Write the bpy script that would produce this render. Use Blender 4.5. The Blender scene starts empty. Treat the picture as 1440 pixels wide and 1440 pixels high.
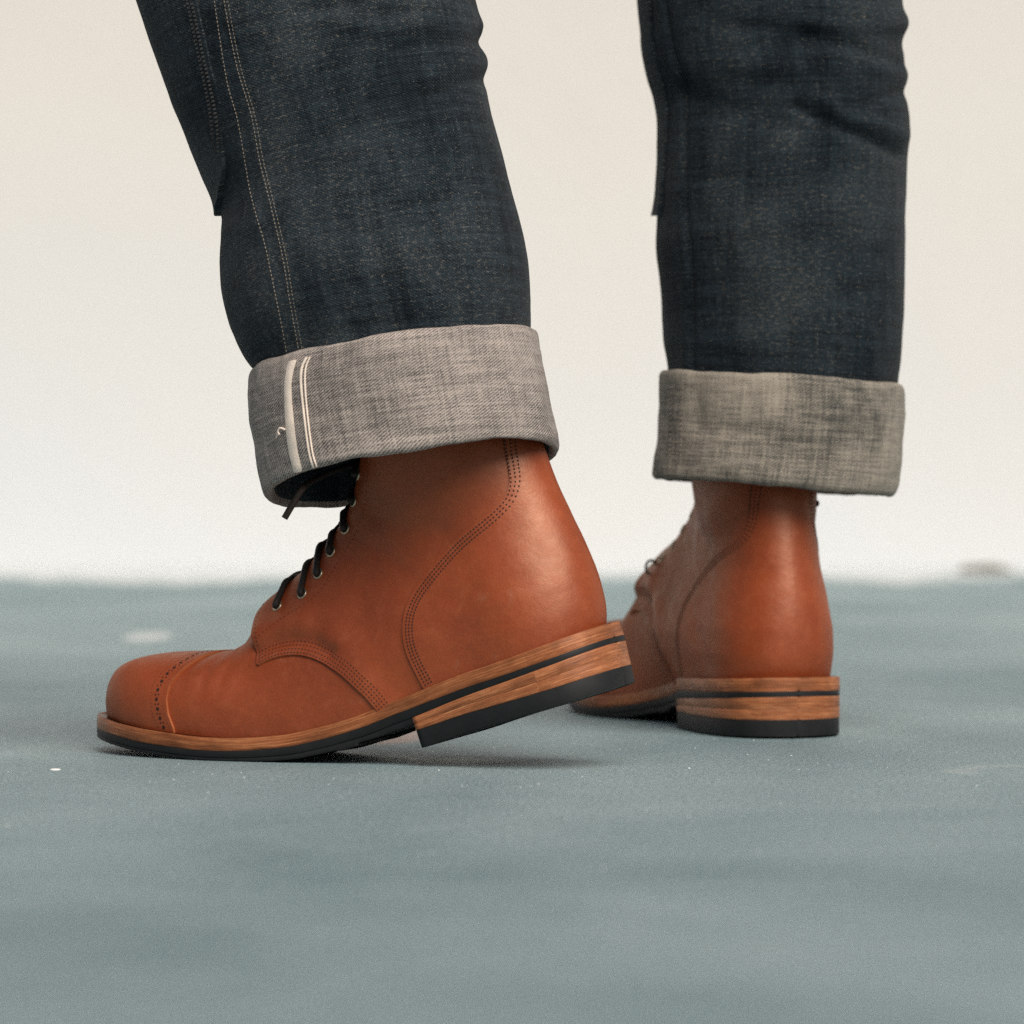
import bpy, math, random
import numpy as np
from mathutils import Vector
from mathutils.bvhtree import BVHTree

sc = bpy.context.scene
col = sc.collection
rng = np.random.default_rng(7)
random.seed(7)
R = math.radians

# ---------------------------------------------------------------- camera, sky, sun, exposure
CAM_D = 3.2            # metres from the camera to the plane of the nearer boot
MM_PX = .38e-3         # metres per photo pixel in that plane
HOR = 465.0            # photo row of the eye level
CAM_H = (1070 - HOR) * MM_PX * (CAM_D - .02) / CAM_D
cam = bpy.data.cameras.new('camera')
cam_o = bpy.data.objects.new('camera', cam)
col.objects.link(cam_o)
cam_o.location = (0, -CAM_D, CAM_H)
cam_o.rotation_euler = (R(90), 0, 0)
cam.sensor_width = 36
cam.lens = 36 * CAM_D / (1440 * MM_PX)
cam.shift_y = -(720 - HOR) / 1440
cam.clip_start = .05
cam.clip_end = 500
cam.dof.use_dof = True
cam.dof.focus_distance = CAM_D - .035
cam.dof.aperture_fstop = 9.5
cam.dof.aperture_blades = 0
sc.camera = cam_o

SUN_AZ = math.atan2(.40, -.92)      # from +Y towards +X: behind the camera, to its right
SUN_EL = R(47)
world = bpy.data.worlds.new('World')
sc.world = world
world.use_nodes = True
nt = world.node_tree
nt.nodes.clear()
wo = nt.nodes.new('ShaderNodeOutputWorld')
bg = nt.nodes.new('ShaderNodeBackground')
sky = nt.nodes.new('ShaderNodeTexSky')
sky.sky_type = 'NISHITA'
sky.sun_disc = False
sky.sun_elevation = SUN_EL
sky.sun_rotation = SUN_AZ
sky.air_density = 1.0
sky.dust_density = 3.0
sky.ozone_density = 1.0
bg.inputs['Strength'].default_value = .04
nt.links.new(sky.outputs[0], bg.inputs[0])
nt.links.new(bg.outputs[0], wo.inputs[0])
sun = bpy.data.lights.new('sun', 'SUN')
sun.energy = 3.0
sun.angle = R(44)
sun.color = (1.0, .93, .84)
sun_o = bpy.data.objects.new('sun', sun)
col.objects.link(sun_o)
sd = Vector((math.sin(SUN_AZ) * math.cos(SUN_EL), math.cos(SUN_AZ) * math.cos(SUN_EL), math.sin(SUN_EL)))
sun_o.rotation_euler = sd.to_track_quat('Z', 'Y').to_euler()
sun_o.location = sd * 20
sc.view_settings.view_transform = 'Standard'
sc.view_settings.look = 'None'
sc.view_settings.gamma = 1
sc.view_settings.exposure = .30
sc.cycles.use_denoising = False
sc.cycles.max_bounces = 8

# ---------------------------------------------------------------- helpers: objects
def tag(o, label=None, cat=None, group=None, kind=None):
    for k_, v_ in (('label', label), ('category', cat), ('group', group), ('kind', kind)):
        if v_:
            o[k_] = v_
    return o

def empty(name, loc):
    o = bpy.data.objects.new(name, None)
    o.empty_display_size = .05
    o.location = loc
    col.objects.link(o)
    return o

def mesh_obj(name, V, F, mats, parent=None, fm=None, smooth=True, uv=None, origin=(0, 0, 0)):
    """V Nx3 world metres, F list or array of faces; linked as ONE object"""
    V = np.asarray(V, float) - np.asarray(origin, float)
    me = bpy.data.meshes.new(name)
    if isinstance(F, np.ndarray):
        n = F.shape[1]
        me.vertices.add(len(V))
        me.vertices.foreach_set('co', V.astype(np.float32).ravel())
        me.loops.add(F.size)
        me.loops.foreach_set('vertex_index', F.astype(np.int32).ravel())
        me.polygons.add(len(F))
        me.polygons.foreach_set('loop_start', np.arange(0, F.size, n, dtype=np.int32))
        me.update(calc_edges=True)
    else:
        me.from_pydata([tuple(v) for v in V], [], [tuple(int(i) for i in f) for f in F])
        me.update()
    for m in (mats if isinstance(mats, (list, tuple)) else [mats]):
        me.materials.append(m)
    if fm is not None:
        me.polygons.foreach_set('material_index', np.asarray(fm, np.int32))
    me.polygons.foreach_set('use_smooth', np.full(len(me.polygons), smooth, bool))
    if uv is not None:
        ul = me.uv_layers.new(name='UVMap')
        li = np.empty(len(me.loops), np.int32)
        me.loops.foreach_get('vertex_index', li)
        ul.data.foreach_set('uv', np.asarray(uv, np.float32)[li].ravel())
    me.validate()
    o = bpy.data.objects.new(name, me)
    col.objects.link(o)
    if parent is not None:
        o.parent = parent
    return o

def grid_tris(nr, nc, wrap=False):
    i = np.arange(nr - 1)[:, None]
    j = np.arange(nc if wrap else nc - 1)[None, :]
    a = i * nc + j
    b = i * nc + (j + 1) % nc
    c = (i + 1) * nc + (j + 1) % nc
    d = (i + 1) * nc + j
    return np.concatenate([np.stack([a, b, c], -1).reshape(-1, 3), np.stack([a, c, d], -1).reshape(-1, 3)])

def clip(A, T, f):
    """keep f>=0 of a triangle mesh; A = vertex attributes (N x K), cut edges are interpolated"""
    f = np.where(np.abs(f) < 1e-6, 1e-6, f)
    ins = f > 0
    cnt = ins[T].sum(1)
    keep = T[cnt == 3]
    out = [keep]
    edges, tri1, tri2 = [], T[cnt == 1], T[cnt == 2]
    def rot(t, one):
        m = ins[t] if one else ~ins[t]
        k_ = m.argmax(1)
        r = np.arange(len(t))
        return np.stack([t[r, k_], t[r, (k_ + 1) % 3], t[r, (k_ + 2) % 3]], -1)
    t1 = rot(tri1, True)
    t2 = rot(tri2, False)
    E_ = np.concatenate([t1[:, [0, 1]], t1[:, [0, 2]], t2[:, [0, 1]], t2[:, [0, 2]]])
    Es = np.sort(E_, 1)
    if len(Es):
        U, inv = np.unique(Es, axis=0, return_inverse=True)
        inv = inv.ravel()
        fa, fb = f[U[:, 0]], f[U[:, 1]]
        t = (fa / (fa - fb))[:, None]
        NA = A[U[:, 0]] * (1 - t) + A[U[:, 1]] * t
        base = len(A)
        A = np.concatenate([A, NA])
        idx = base + inv
        n1, n2 = len(t1), len(t2)
        a1, b1 = idx[:n1], idx[n1:2 * n1]
        a2, b2 = idx[2 * n1:2 * n1 + n2], idx[2 * n1 + n2:]
        out.append(np.stack([t1[:, 0], a1, b1], -1))
        out.append(np.stack([a2, t2[:, 1], t2[:, 2]], -1))
        out.append(np.stack([a2, t2[:, 2], b2], -1))
    T = np.concatenate(out)
    used, inv = np.unique(T, return_inverse=True)
    return A[used], inv.reshape(-1, 3)

def boundary(T):
    E_ = np.concatenate([T[:, [0, 1]], T[:, [1, 2]], T[:, [2, 0]]])
    key = np.sort(E_, 1)
    U, inv, c = np.unique(key, axis=0, return_inverse=True, return_counts=True)
    return E_[c[inv.ravel()] == 1]

def shell(P, N, T, t_out, t_in, bevel=.35):
    """offset a surface patch outwards and close its edge with a rounded rim; returns V, F, material index"""
    n = len(P)
    to = np.broadcast_to(np.asarray(t_out, float), (n,))[:, None]
    B = boundary(T)
    bv = np.unique(B)
    Vo = P + N * to
    m1 = {v: n + i for i, v in enumerate(bv)}
    nb = len(bv)
    lut = np.full(n, -1)
    lut[bv] = np.arange(nb)
    rim0 = Vo[bv]
    rim1 = P[bv] + N[bv] * (to[bv] - bevel)
    rim2 = P[bv] + N[bv] * t_in
    V = np.concatenate([Vo, rim0, rim1, rim2])
    a, b = lut[B[:, 0]], lut[B[:, 1]]
    F1 = np.concatenate([np.stack([n + b, n + a, n + nb + a], -1), np.stack([n + b, n + nb + a, n + nb + b], -1),
                         np.stack([n + nb + b, n + nb + a, n + 2 * nb + a], -1), np.stack([n + nb + b, n + 2 * nb + a, n + 2 * nb + b], -1)])
    F = np.concatenate([T, F1])
    fm = np.concatenate([np.zeros(len(T)), np.ones(len(F1))])
    return V, F, fm

def spline(pts, n, closed=False):
    """Catmull-Rom through points, n samples evenly spaced by arc length"""
    p = np.asarray(pts, float)
    q = np.concatenate([[2 * p[0] - p[1]], p, [2 * p[-1] - p[-2]]])
    out = []
    for i in range(1, len(q) - 2):
        t = np.linspace(0, 1, 24, endpoint=False)[:, None]
        a, b, c, d = q[i - 1], q[i], q[i + 1], q[i + 2]
        out.append(.5 * ((2 * b) + (-a + c) * t + (2 * a - 5 * b + 4 * c - d) * t ** 2 + (-a + 3 * b - 3 * c + d) * t ** 3))
    out.append(p[-1:])
    o = np.concatenate(out)
    s = np.concatenate([[0], np.cumsum(np.linalg.norm(np.diff(o, axis=0), axis=1))])
    ss = np.linspace(0, s[-1], n)
    return np.stack([np.interp(ss, s, o[:, i]) for i in range(o.shape[1])], -1)

def tube(path, rad, ns=10, cap=True):
    P = np.asarray(path, float)
    n = len(P)
    rad = np.broadcast_to(np.asarray(rad, float), (n,))
    T = np.gradient(P, axis=0)
    T /= np.linalg.norm(T, axis=1)[:, None] + 1e-12
    up = np.array([.13, .21, .97])
    if abs(T[0] @ up) > .9:
        up = np.array([.9, .3, .1])
    A = np.empty_like(P)
    a = up - T[0] * (up @ T[0])
    a /= np.linalg.norm(a)
    for i in range(n):
        a = a - T[i] * (a @ T[i])
        a /= np.linalg.norm(a) + 1e-12
        A[i] = a
    Bn = np.cross(T, A)
    th = np.linspace(0, 2 * np.pi, ns, endpoint=False)
    V = P[:, None] + rad[:, None, None] * (np.cos(th)[None, :, None] * A[:, None] + np.sin(th)[None, :, None] * Bn[:, None])
    V = V.reshape(-1, 3)
    F = grid_tris(n, ns, True)
    if cap:
        V = np.concatenate([V, P[:1], P[-1:]])
        j = np.arange(ns)
        F = np.concatenate([F, np.stack([np.full(ns, n * ns), (j + 1) % ns, j], -1),
                            np.stack([np.full(ns, n * ns + 1), (n - 1) * ns + j, (n - 1) * ns + (j + 1) % ns], -1)])
    return V, F

class Mesh:
    def __init__(s):
        s.V, s.F, s.n = [], [], 0
    def add(s, V, F):
        s.V.append(np.asarray(V, float)); s.F.append(np.asarray(F) + s.n); s.n += len(V)
    def get(s):
        return np.concatenate(s.V), np.concatenate(s.F)

# ---------------------------------------------------------------- helpers: materials
def new_mat(name):
    m = bpy.data.materials.new(name)
    m.use_nodes = True
    t = m.node_tree
    t.nodes.clear()
    o = t.nodes.new('ShaderNodeOutputMaterial')
    b = t.nodes.new('ShaderNodeBsdfPrincipled')
    t.links.new(b.outputs[0], o.inputs[0])
    return m, t, b

class G:
    """small node-graph helper"""
    def __init__(s, t):
        s.t = t
    def coord(s, kind='Object', scale=(1, 1, 1)):
        c = s.t.nodes.new('ShaderNodeTexCoord')
        m = s.t.nodes.new('ShaderNodeMapping')
        m.inputs['Scale'].default_value = scale
        s.t.links.new(c.outputs[kind], m.inputs[0])
        return m.outputs[0]
    def noise(s, vec, scale, detail=3, rough=.55, dist=0.):
        n = s.t.nodes.new('ShaderNodeTexNoise')
        n.inputs['Scale'].default_value = scale
        n.inputs['Detail'].default_value = detail
        n.inputs['Roughness'].default_value = rough
        n.inputs['Distortion'].default_value = dist
        s.t.links.new(vec, n.inputs['Vector'])
        return n.outputs['Fac']
    def wave(s, vec, scale, dist=0., dscale=1., direction='X'):
        n = s.t.nodes.new('ShaderNodeTexWave')
        n.bands_direction = direction
        n.inputs['Scale'].default_value = scale
        n.inputs['Distortion'].default_value = dist
        n.inputs['Detail'].default_value = 1
        n.inputs['Detail Scale'].default_value = dscale
        s.t.links.new(vec, n.inputs['Vector'])
        return n.outputs['Fac']
    def ramp(s, fac, stops):
        r = s.t.nodes.new('ShaderNodeValToRGB')
        e = r.color_ramp.elements
        while len(e) < len(stops):
            e.new(.5)
        for el, (p, c) in zip(e, stops):
            el.position = p
            el.color = (c, c, c, 1) if not isinstance(c, (tuple, list)) else (*c, 1)
        s.t.links.new(fac, r.inputs[0])
        return r.outputs[0]
    def mix(s, fac, a, b, mode='MIX'):
        m = s.t.nodes.new('ShaderNodeMix')
        m.data_type = 'RGBA'
        m.blend_type = mode
        for v, k_ in ((fac, 0), (a, 6), (b, 7)):
            if isinstance(v, (int, float)):
                m.inputs[k_].default_value = v if k_ == 0 else (v, v, v, 1)
            elif isinstance(v, (tuple, list)):
                m.inputs[k_].default_value = (*v, 1)
            else:
                s.t.links.new(v, m.inputs[k_])
        return m.outputs[2]
    def math(s, op, a, b=0.):
        m = s.t.nodes.new('ShaderNodeMath')
        m.operation = op
        for i, v in enumerate((a, b)):
            if isinstance(v, (int, float)):
                m.inputs[i].default_value = v
            else:
                s.t.links.new(v, m.inputs[i])
        return m.outputs[0]
    def sep(s, vec):
        n = s.t.nodes.new('ShaderNodeSeparateXYZ')
        s.t.links.new(vec, n.inputs[0])
        return n.outputs
    def bump(s, b, height, strength, dist):
        n = s.t.nodes.new('ShaderNodeBump')
        n.inputs['Strength'].default_value = strength
        n.inputs['Distance'].default_value = dist
        s.t.links.new(height, n.inputs['Height'])
        s.t.links.new(n.outputs[0], b.inputs['Normal'])
    def link(s, a, b):
        s.t.links.new(a, b)

def leather(name, base, dark, light, rough=.42, scuff_amt=.16, gloss=.07):
    m, t, b = new_mat(name)
    g = G(t)
    c = g.coord('Object')
    big = g.noise(c, 22, 4, .6)
    mid = g.noise(c, 140, 4, .6)
    fine = g.noise(c, 1500, 3, .6)
    k1 = g.mix(g.ramp(big, [(.30, 0.), (.72, 1.)]), dark, base)
    k2 = g.mix(g.math('MULTIPLY', g.ramp(mid, [(.52, 0.), (.80, 1.)]), .35), k1, light)
    k3 = g.mix(.28, k2, g.mix(g.ramp(fine, [(.35, 0.), (.65, 1.)]), tuple(x * .55 for x in base), tuple(min(1, x * 1.45) for x in base)))
    scuff = g.math('MULTIPLY', g.ramp(g.noise(c, 45, 6, .75, .4), [(.60, 0.), (.74, 1.)]), scuff_amt)
    k4 = g.mix(scuff, k3, (.42, .27, .19))
    g.link(k4, b.inputs['Base Color'])
    g.link(g.ramp(mid, [(.3, rough - .06), (.7, rough + .10)]), b.inputs['Roughness'])
    b.inputs['Specular IOR Level'].default_value = .05
    b.inputs['Sheen Weight'].default_value = .0
    b.inputs['Sheen Roughness'].default_value = .4
    h_ = g.math('ADD', g.math('MULTIPLY', mid, .9), g.math('MULTIPLY', fine, .25))
    g.bump(b, h_, .28, .0012)
    gl = t.nodes.new('ShaderNodeBsdfGlossy')        # waxed finish
    gl.inputs['Color'].default_value = (1., .73, .54, 1)
    g.link(g.ramp(mid, [(.3, rough - .05), (.7, rough + .08)]), gl.inputs['Roughness'])
    g.link(b.inputs['Normal'].links[0].from_socket, gl.inputs['Normal'])
    mx = t.nodes.new('ShaderNodeMixShader')
    mx.inputs[0].default_value = gloss
    g.link(b.outputs[0], mx.inputs[1])
    g.link(gl.outputs[0], mx.inputs[2])
    g.link(mx.outputs[0], [n for n in t.nodes if n.type == 'OUTPUT_MATERIAL'][0].inputs[0])
    return m

M = {}
M['leather'] = leather('russet_leather', (.33, .064, .0190), (.20, .036, .012), (.41, .098, .034))
M['vamp'] = leather('russet_vamp_leather', (.33, .064, .0190), (.20, .036, .012), (.41, .098, .034), scuff_amt=.34)
M['raw_edge'] = leather('cut_leather_edge', (.46, .145, .055), (.30, .085, .034), (.55, .20, .09), .6)
M['lining'] = leather('tongue_leather', (.36, .088, .032), (.28, .062, .022), (.42, .12, .05), .5)

def stack_mat(name, c_lo, c_mid, c_hi):
    """edge of stacked sole leather: fibres run along the layer"""
    m, t, b = new_mat(name)
    g = G(t)
    uvs = g.coord('UV', (1, 1, 1))
    st = g.noise(g.coord('UV', (22, 1250, 1)), 1.0, 5, .65, .3)
    st2 = g.noise(g.coord('UV', (130, 2600, 1)), 1.0, 3, .6)
    blot = g.noise(g.coord('UV', (26, 90, 1)), 1.0, 4, .6)
    a = g.ramp(g.math('ADD', g.math('MULTIPLY', st, .62), g.math('MULTIPLY', st2, .38)), [(.32, c_lo), (.50, c_mid), (.66, c_hi)])
    k1 = g.mix(g.math('MULTIPLY', g.ramp(blot, [(.46, 0.), (.68, 1.)]), .75), a, tuple(x * .34 for x in c_mid))
    g.link(k1, b.inputs['Base Color'])
    b.inputs['Roughness'].default_value = .42
    b.inputs['Specular IOR Level'].default_value = .25
    g.bump(b, g.math('ADD', st, st2), .35, .0006)
    return m
M['welt'] = stack_mat('welt_leather', (.13, .043, .018), (.35, .112, .041), (.58, .250, .110))
M['stack'] = stack_mat('heel_stack_leather', (.15, .048, .02), (.38, .128, .050), (.64, .300, .140))

def plain(name, c, rough=.6, var=.25, scale=300, metallic=0., bump=.2, spec=.4):
    m, t, b = new_mat(name)
    g = G(t)
    co = g.coord('Object')
    n = g.noise(co, scale, 4, .6)
    g.link(g.mix(n, tuple(x * (1 - var) for x in c), tuple(min(1, x * (1 + var)) for x in c)), b.inputs['Base Color'])
    b.inputs['Roughness'].default_value = rough
    b.inputs['Metallic'].default_value = metallic
    b.inputs['Specular IOR Level'].default_value = spec
    if bump:
        g.bump(b, n, bump, .0006)
    return m
M['rubber'] = plain('black_rubber', (.011, .012, .013), .62, .5, 160, spec=.3)
M['rubber_strip'] = plain('black_rubber_strip', (.010, .011, .012), .6, .5, 120, spec=.3)
M['thread'] = plain('brown_thread', (.060, .018, .010), .8, .3, 900, bump=0)
M['hole'] = plain('punched_hole_shade', (.035, .012, .008), .9, .2, 900, bump=0)  # dark colour of flat discs, painting the shade down in the holes
M['brass'] = plain('aged_brass', (.50, .41, .29), .35, .3, 700, metallic=.9)
M['lace'] = plain('dark_waxed_lace', (.016, .011, .009), .6, .5, 1600, bump=.6)
M['lace_tip'] = plain('brown_lace_tip', (.10, .062, .050), .55, .3, 600)
M['seam_thread'] = plain('tan_seam_thread', (.25, .21, .165), .8, .4, 1500, bump=0)
M['faint_thread'] = plain('faded_seam_thread', (.036, .036, .035), .8, .4, 1500, bump=0)
M['cuff_thread'] = plain('grey_seam_thread', (.20, .17, .14), .8, .4, 1500, bump=0)
M['selvedge'] = plain('cream_selvedge_tape', (.98, .79, .67), .85, .10, 1400, bump=.5)

def denim(name, lo, hi, fleck, fleck_amt, worn, worn_amt, twill=.35, seedshift=0., slub_amt=1.):
    m, t, b = new_mat(name)
    g = G(t)
    def uvn(sx, sy, det=3, rough=.6, dist=0.):
        mp = g.coord('UV', (sx, sy, 1))
        mp.node.inputs['Location'].default_value = (seedshift, seedshift * .7, 0)
        return g.noise(mp, 1.0, det, rough, dist)
    warp = uvn(1700, 90, 2)
    weft = uvn(75, 1700, 2)
    weft2 = uvn(22, 520, 3)
    warp2 = uvn(430, 20, 3)
    grain = uvn(1500, 1500, 2, .7)
    tw_in = t.nodes.new('ShaderNodeMapping')
    tc = t.nodes.new('ShaderNodeTexCoord')
    tw_in.inputs['Rotation'].default_value = (0, 0, R(-57))
    t.links.new(tc.outputs['UV'], tw_in.inputs[0])
    tw = g.wave(tw_in.outputs[0], 235, 1.6, 220)
    macro = uvn(16, 11, 5, .62, .4)
    s1 = g.math('ADD', g.math('MULTIPLY', warp, .26), g.math('MULTIPLY', weft, .34))
    s2 = g.math('ADD', g.math('MULTIPLY', weft2, .30), g.math('MULTIPLY', warp2, .26))
    s3 = g.math('ADD', g.math('ADD', s1, s2), g.math('MULTIPLY', g.math('SUBTRACT', tw, .5), twill * .24))
    s4 = g.math('ADD', s3, g.math('MULTIPLY', g.math('SUBTRACT', grain, .5), .62))
    slub = g.math('ADD', g.math('MULTIPLY', g.math('SUBTRACT', uvn(11, 210, 3), .5), .30), g.math('MULTIPLY', g.math('SUBTRACT', uvn(170, 7, 3), .5), .26))
    s4 = g.math('ADD', s4, g.math('MULTIPLY', slub, slub_amt))
    s5 = g.math('ADD', s4, g.math('MULTIPLY', g.math('SUBTRACT', macro, .5), worn_amt))
    base = g.mix(g.ramp(s5, [(.45, 0.), (.72, 1.)]), lo, hi)
    fl = g.math('ADD', g.math('MULTIPLY', grain, .62), g.math('MULTIPLY', uvn(300, 700, 2), .38))
    fl = g.math('ADD', fl, g.math('MULTIPLY', g.math('SUBTRACT', macro, .5), .24))
    k1 = g.mix(g.math('MULTIPLY', g.ramp(fl, [(.56, 0.), (.70, 1.)]), fleck_amt), base, fleck)
    k2 = g.mix(g.math('MULTIPLY', g.ramp(macro, [(.45, 0.), (.75, 1.)]), .30), k1, worn)
    g.link(k2, b.inputs['Base Color'])
    b.inputs['Roughness'].default_value = .88
    b.inputs['Specular IOR Level'].default_value = .15
    b.inputs['Sheen Weight'].default_value = .05
    g.bump(b, g.math('ADD', s4, g.math('MULTIPLY', tw, .2)), .55, .0007)
    return m
M['denim'] = denim('indigo_denim', (.0010, .0036, .0066), (.025, .039, .050), (.30, .27, .23), .85, (.046, .052, .055), .42, .70)
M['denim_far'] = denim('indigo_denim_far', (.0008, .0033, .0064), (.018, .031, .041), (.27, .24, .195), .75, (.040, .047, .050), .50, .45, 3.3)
M['denim_in'] = denim('denim_inside', (.075, .070, .068), (.56, .475, .42), (.82, .70, .61), .60, (.36, .310, .28), .30, .95, 1.7, .6)
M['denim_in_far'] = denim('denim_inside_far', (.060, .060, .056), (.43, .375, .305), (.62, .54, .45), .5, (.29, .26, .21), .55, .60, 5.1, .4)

# ---------------------------------------------------------------- ground and wall
def ground_mat():
    m, t, b = new_mat('painted_concrete')
    g = G(t)
    c = g.coord('Object')
    x, y, z = g.sep(c)
    big = g.noise(g.coord('Object', (1.1, .75, 1)), 2.9, 5, .62, .3)
    mid = g.noise(g.coord('Object', (1, .38, 1)), 15, 5, .62)
    fine = g.noise(g.coord('Object', (1, .6, 1)), 330, 4, .7)
    grit = g.noise(c, 900, 2, .6)
    base = g.ramp(big, [(.33, (.162, .262, .290)), (.50, (.248, .360, .386)), (.67, (.345, .456, .476))])
    k1 = g.mix(g.ramp(mid, [(.36, .0), (.70, .28)]), base, (.38, .465, .468))
    k2 = g.mix(g.math('MULTIPLY', g.ramp(fine, [(.34, 1.), (.56, 0.)]), .50), k1, (.085, .130, .135))
    k3 = g.mix(g.math('MULTIPLY', g.ramp(grit, [(.55, 0.), (.68, 1.)]), .6), k2, (.60, .66, .65))
    # white wash that ran down from the wall on to the floor, with an uneven edge
    edge = g.math('ADD', y, g.math('MULTIPLY', g.math('SUBTRACT', g.noise(g.coord('Object', (1.0, .3, 1)), 3.6, 5, .6), .5), 1.25))
    wash = g.ramp(g.math('DIVIDE', edge, 4.), [(.575, 0.), (.60, 1.)])
    patch = g.ramp(g.noise(g.coord('Object', (1.2, .55, 1)), 5.0, 3, .5, .2), [(.70, 0.), (.76, .55)])
    k4 = g.mix(patch, k3, (.52, .555, .55))
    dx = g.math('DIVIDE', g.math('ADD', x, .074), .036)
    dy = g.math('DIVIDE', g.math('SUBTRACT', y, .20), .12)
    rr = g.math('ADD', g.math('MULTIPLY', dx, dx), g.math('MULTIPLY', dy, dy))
    def spot(src, px, py, rx, ry, c, amt):
        a_ = g.math('DIVIDE', g.math('SUBTRACT', x, px), rx)
        b_ = g.math('DIVIDE', g.math('SUBTRACT', y, py), ry)
        q_ = g.math('ADD', g.math('ADD', g.math('MULTIPLY', a_, a_), g.math('MULTIPLY', b_, b_)), g.math('MULTIPLY', mid, .8))
        return g.mix(g.ramp(q_, [(.7, amt), (1.3, 0.)]), src, c)
    k4 = spot(k4, -.272, 1.27, .026, .09, (.72, .75, .75), .75)
    k4 = spot(k4, -.205, 1.05, .020, .06, (.62, .66, .66), .35)
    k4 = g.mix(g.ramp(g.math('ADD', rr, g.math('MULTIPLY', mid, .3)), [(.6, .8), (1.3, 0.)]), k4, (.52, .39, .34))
    k5 = g.mix(wash, k4, (.74, .78, .79))
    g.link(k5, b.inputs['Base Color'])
    g.link(g.ramp(mid, [(.3, .46), (.7, .66)]), b.inputs['Roughness'])
    b.inputs['Specular IOR Level'].default_value = .35
    hh = g.math('ADD', g.math('MULTIPLY', fine, .7), g.math('MULTIPLY', grit, .4))
    g.bump(b, hh, 1.0, .004)
    return m
M['ground'] = ground_mat()

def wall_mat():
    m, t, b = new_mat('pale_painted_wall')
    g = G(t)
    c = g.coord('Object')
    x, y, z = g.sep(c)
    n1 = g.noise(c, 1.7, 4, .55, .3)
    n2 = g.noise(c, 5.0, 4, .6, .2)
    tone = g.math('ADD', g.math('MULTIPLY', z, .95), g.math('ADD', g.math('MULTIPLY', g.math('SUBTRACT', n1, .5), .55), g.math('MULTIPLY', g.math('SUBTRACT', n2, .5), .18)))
    k1 = g.ramp(tone, [(.0, (.665, .685, .690)), (.14, (.690, .684, .668)), (.40, (.715, .685, .648)), (.75, (.700, .643, .592))])  # bluish base puts light reflected off the ground into the colour
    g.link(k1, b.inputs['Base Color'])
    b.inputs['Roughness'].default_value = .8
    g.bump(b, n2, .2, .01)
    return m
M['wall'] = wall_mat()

def box(x0, x1, y0, y1, z0, z1):
    V = [(x, y, z) for z in (z0, z1) for x, y in ((x0, y0), (x1, y0), (x1, y1), (x0, y1))]
    F = [(3, 2, 1, 0), (4, 5, 6, 7), (0, 1, 5, 4), (1, 2, 6, 5), (2, 3, 7, 6), (3, 0, 4, 7)]
    return V, F

gx, gy = np.linspace(-60, 60, 41), np.linspace(-60, 60, 41)
GX, GY = np.meshgrid(gx, gy)
V = np.stack([GX.ravel(), GY.ravel(), 0 * GX.ravel()], -1)
g_o = mesh_obj('ground', V, grid_tris(41, 41), M['ground'], smooth=False)
tag(g_o, 'grey green painted concrete ground under the boots', None, None, 'structure')
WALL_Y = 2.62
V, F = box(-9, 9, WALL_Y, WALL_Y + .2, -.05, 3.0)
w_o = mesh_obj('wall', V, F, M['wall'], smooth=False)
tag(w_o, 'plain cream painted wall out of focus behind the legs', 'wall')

# ---------------------------------------------------------------- boot, in its own millimetres: u from heel to toe, w to the outer side, z up
OUT = np.array([[0, 0, 0], [2, 14, 14], [6, 22, 22], [14, 30, 30], [26, 35, 35], [42, 37.5, 37.5], [60, 38, 38], [85, 37, 36.5], [99, 36.8, 35], [112, 36.5, 29.5],
                [135, 38, 27], [160, 42, 32], [185, 46.5, 40.5], [208, 50, 47], [230, 50, 48.5], [250, 47.5, 46], [270, 42, 41], [285, 35, 35],
                [297, 26, 26.5], [305, 17, 18], [310, 9, 9.5], [312, 0, 0]], float)
def outline(u, side):
    # smooth interpolation through the table in a stretched parameter, round at both ends
    u = 312 - (312 - np.asarray(u, float)) * 312 / 310.5
    t_tab = np.arccos(1 - 2 * OUT[:, 0] / 312) / np.pi
    t = np.arccos(np.clip(1 - 2 * np.asarray(u, float) / 312, -1, 1)) / np.pi
    tab = OUT[:, 1 if side > 0 else 2]
    m = np.gradient(tab, t_tab)
    i = np.clip(np.searchsorted(t_tab, t) - 1, 0, len(t_tab) - 2)
    h_ = t_tab[i + 1] - t_tab[i]
    s = (t - t_tab[i]) / h_
    return np.maximum(0, (2 * s ** 3 - 3 * s ** 2 + 1) * tab[i] + (s ** 3 - 2 * s ** 2 + s) * h_ * m[i] + (-2 * s ** 3 + 3 * s ** 2) * tab[i + 1] + (s ** 3 - s ** 2) * h_ * m[i + 1])

SOLE = spline([(-40, 89.2), (-20, 81.8), (0, 74.4), (24, 65.4), (48, 56.9), (73, 48.6), (99, 38.8), (116, 32.4), (130, 27.0), (146, 22.0), (160, 18.4), (173, 15.7), (196, 13.4),
               (221, 13.2), (247, 15.0), (262, 16.2), (279, 18.0), (294, 19.6), (312, 20.8), (340, 23)], 900)
SOLE_T = np.gradient(SOLE, axis=0)
SOLE_T /= np.linalg.norm(SOLE_T, axis=1)[:, None]
SOLE_N = np.stack([-SOLE_T[:, 1], SOLE_T[:, 0]], -1)          # upwards
SOLE_S = np.concatenate([[0], np.cumsum(np.linalg.norm(np.diff(SOLE, axis=0), axis=1))])
SOLE_S -= np.interp(0, SOLE[:, 0], SOLE_S)
def sole_at(u):
    u = np.asarray(u, float)
    f = lambda a: np.interp(u, SOLE[:, 0], a)
    return np.stack([u, f(SOLE[:, 1])], -1), np.stack([f(SOLE_N[:, 0]), f(SOLE_N[:, 1])], -1), f(SOLE_S)

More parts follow.
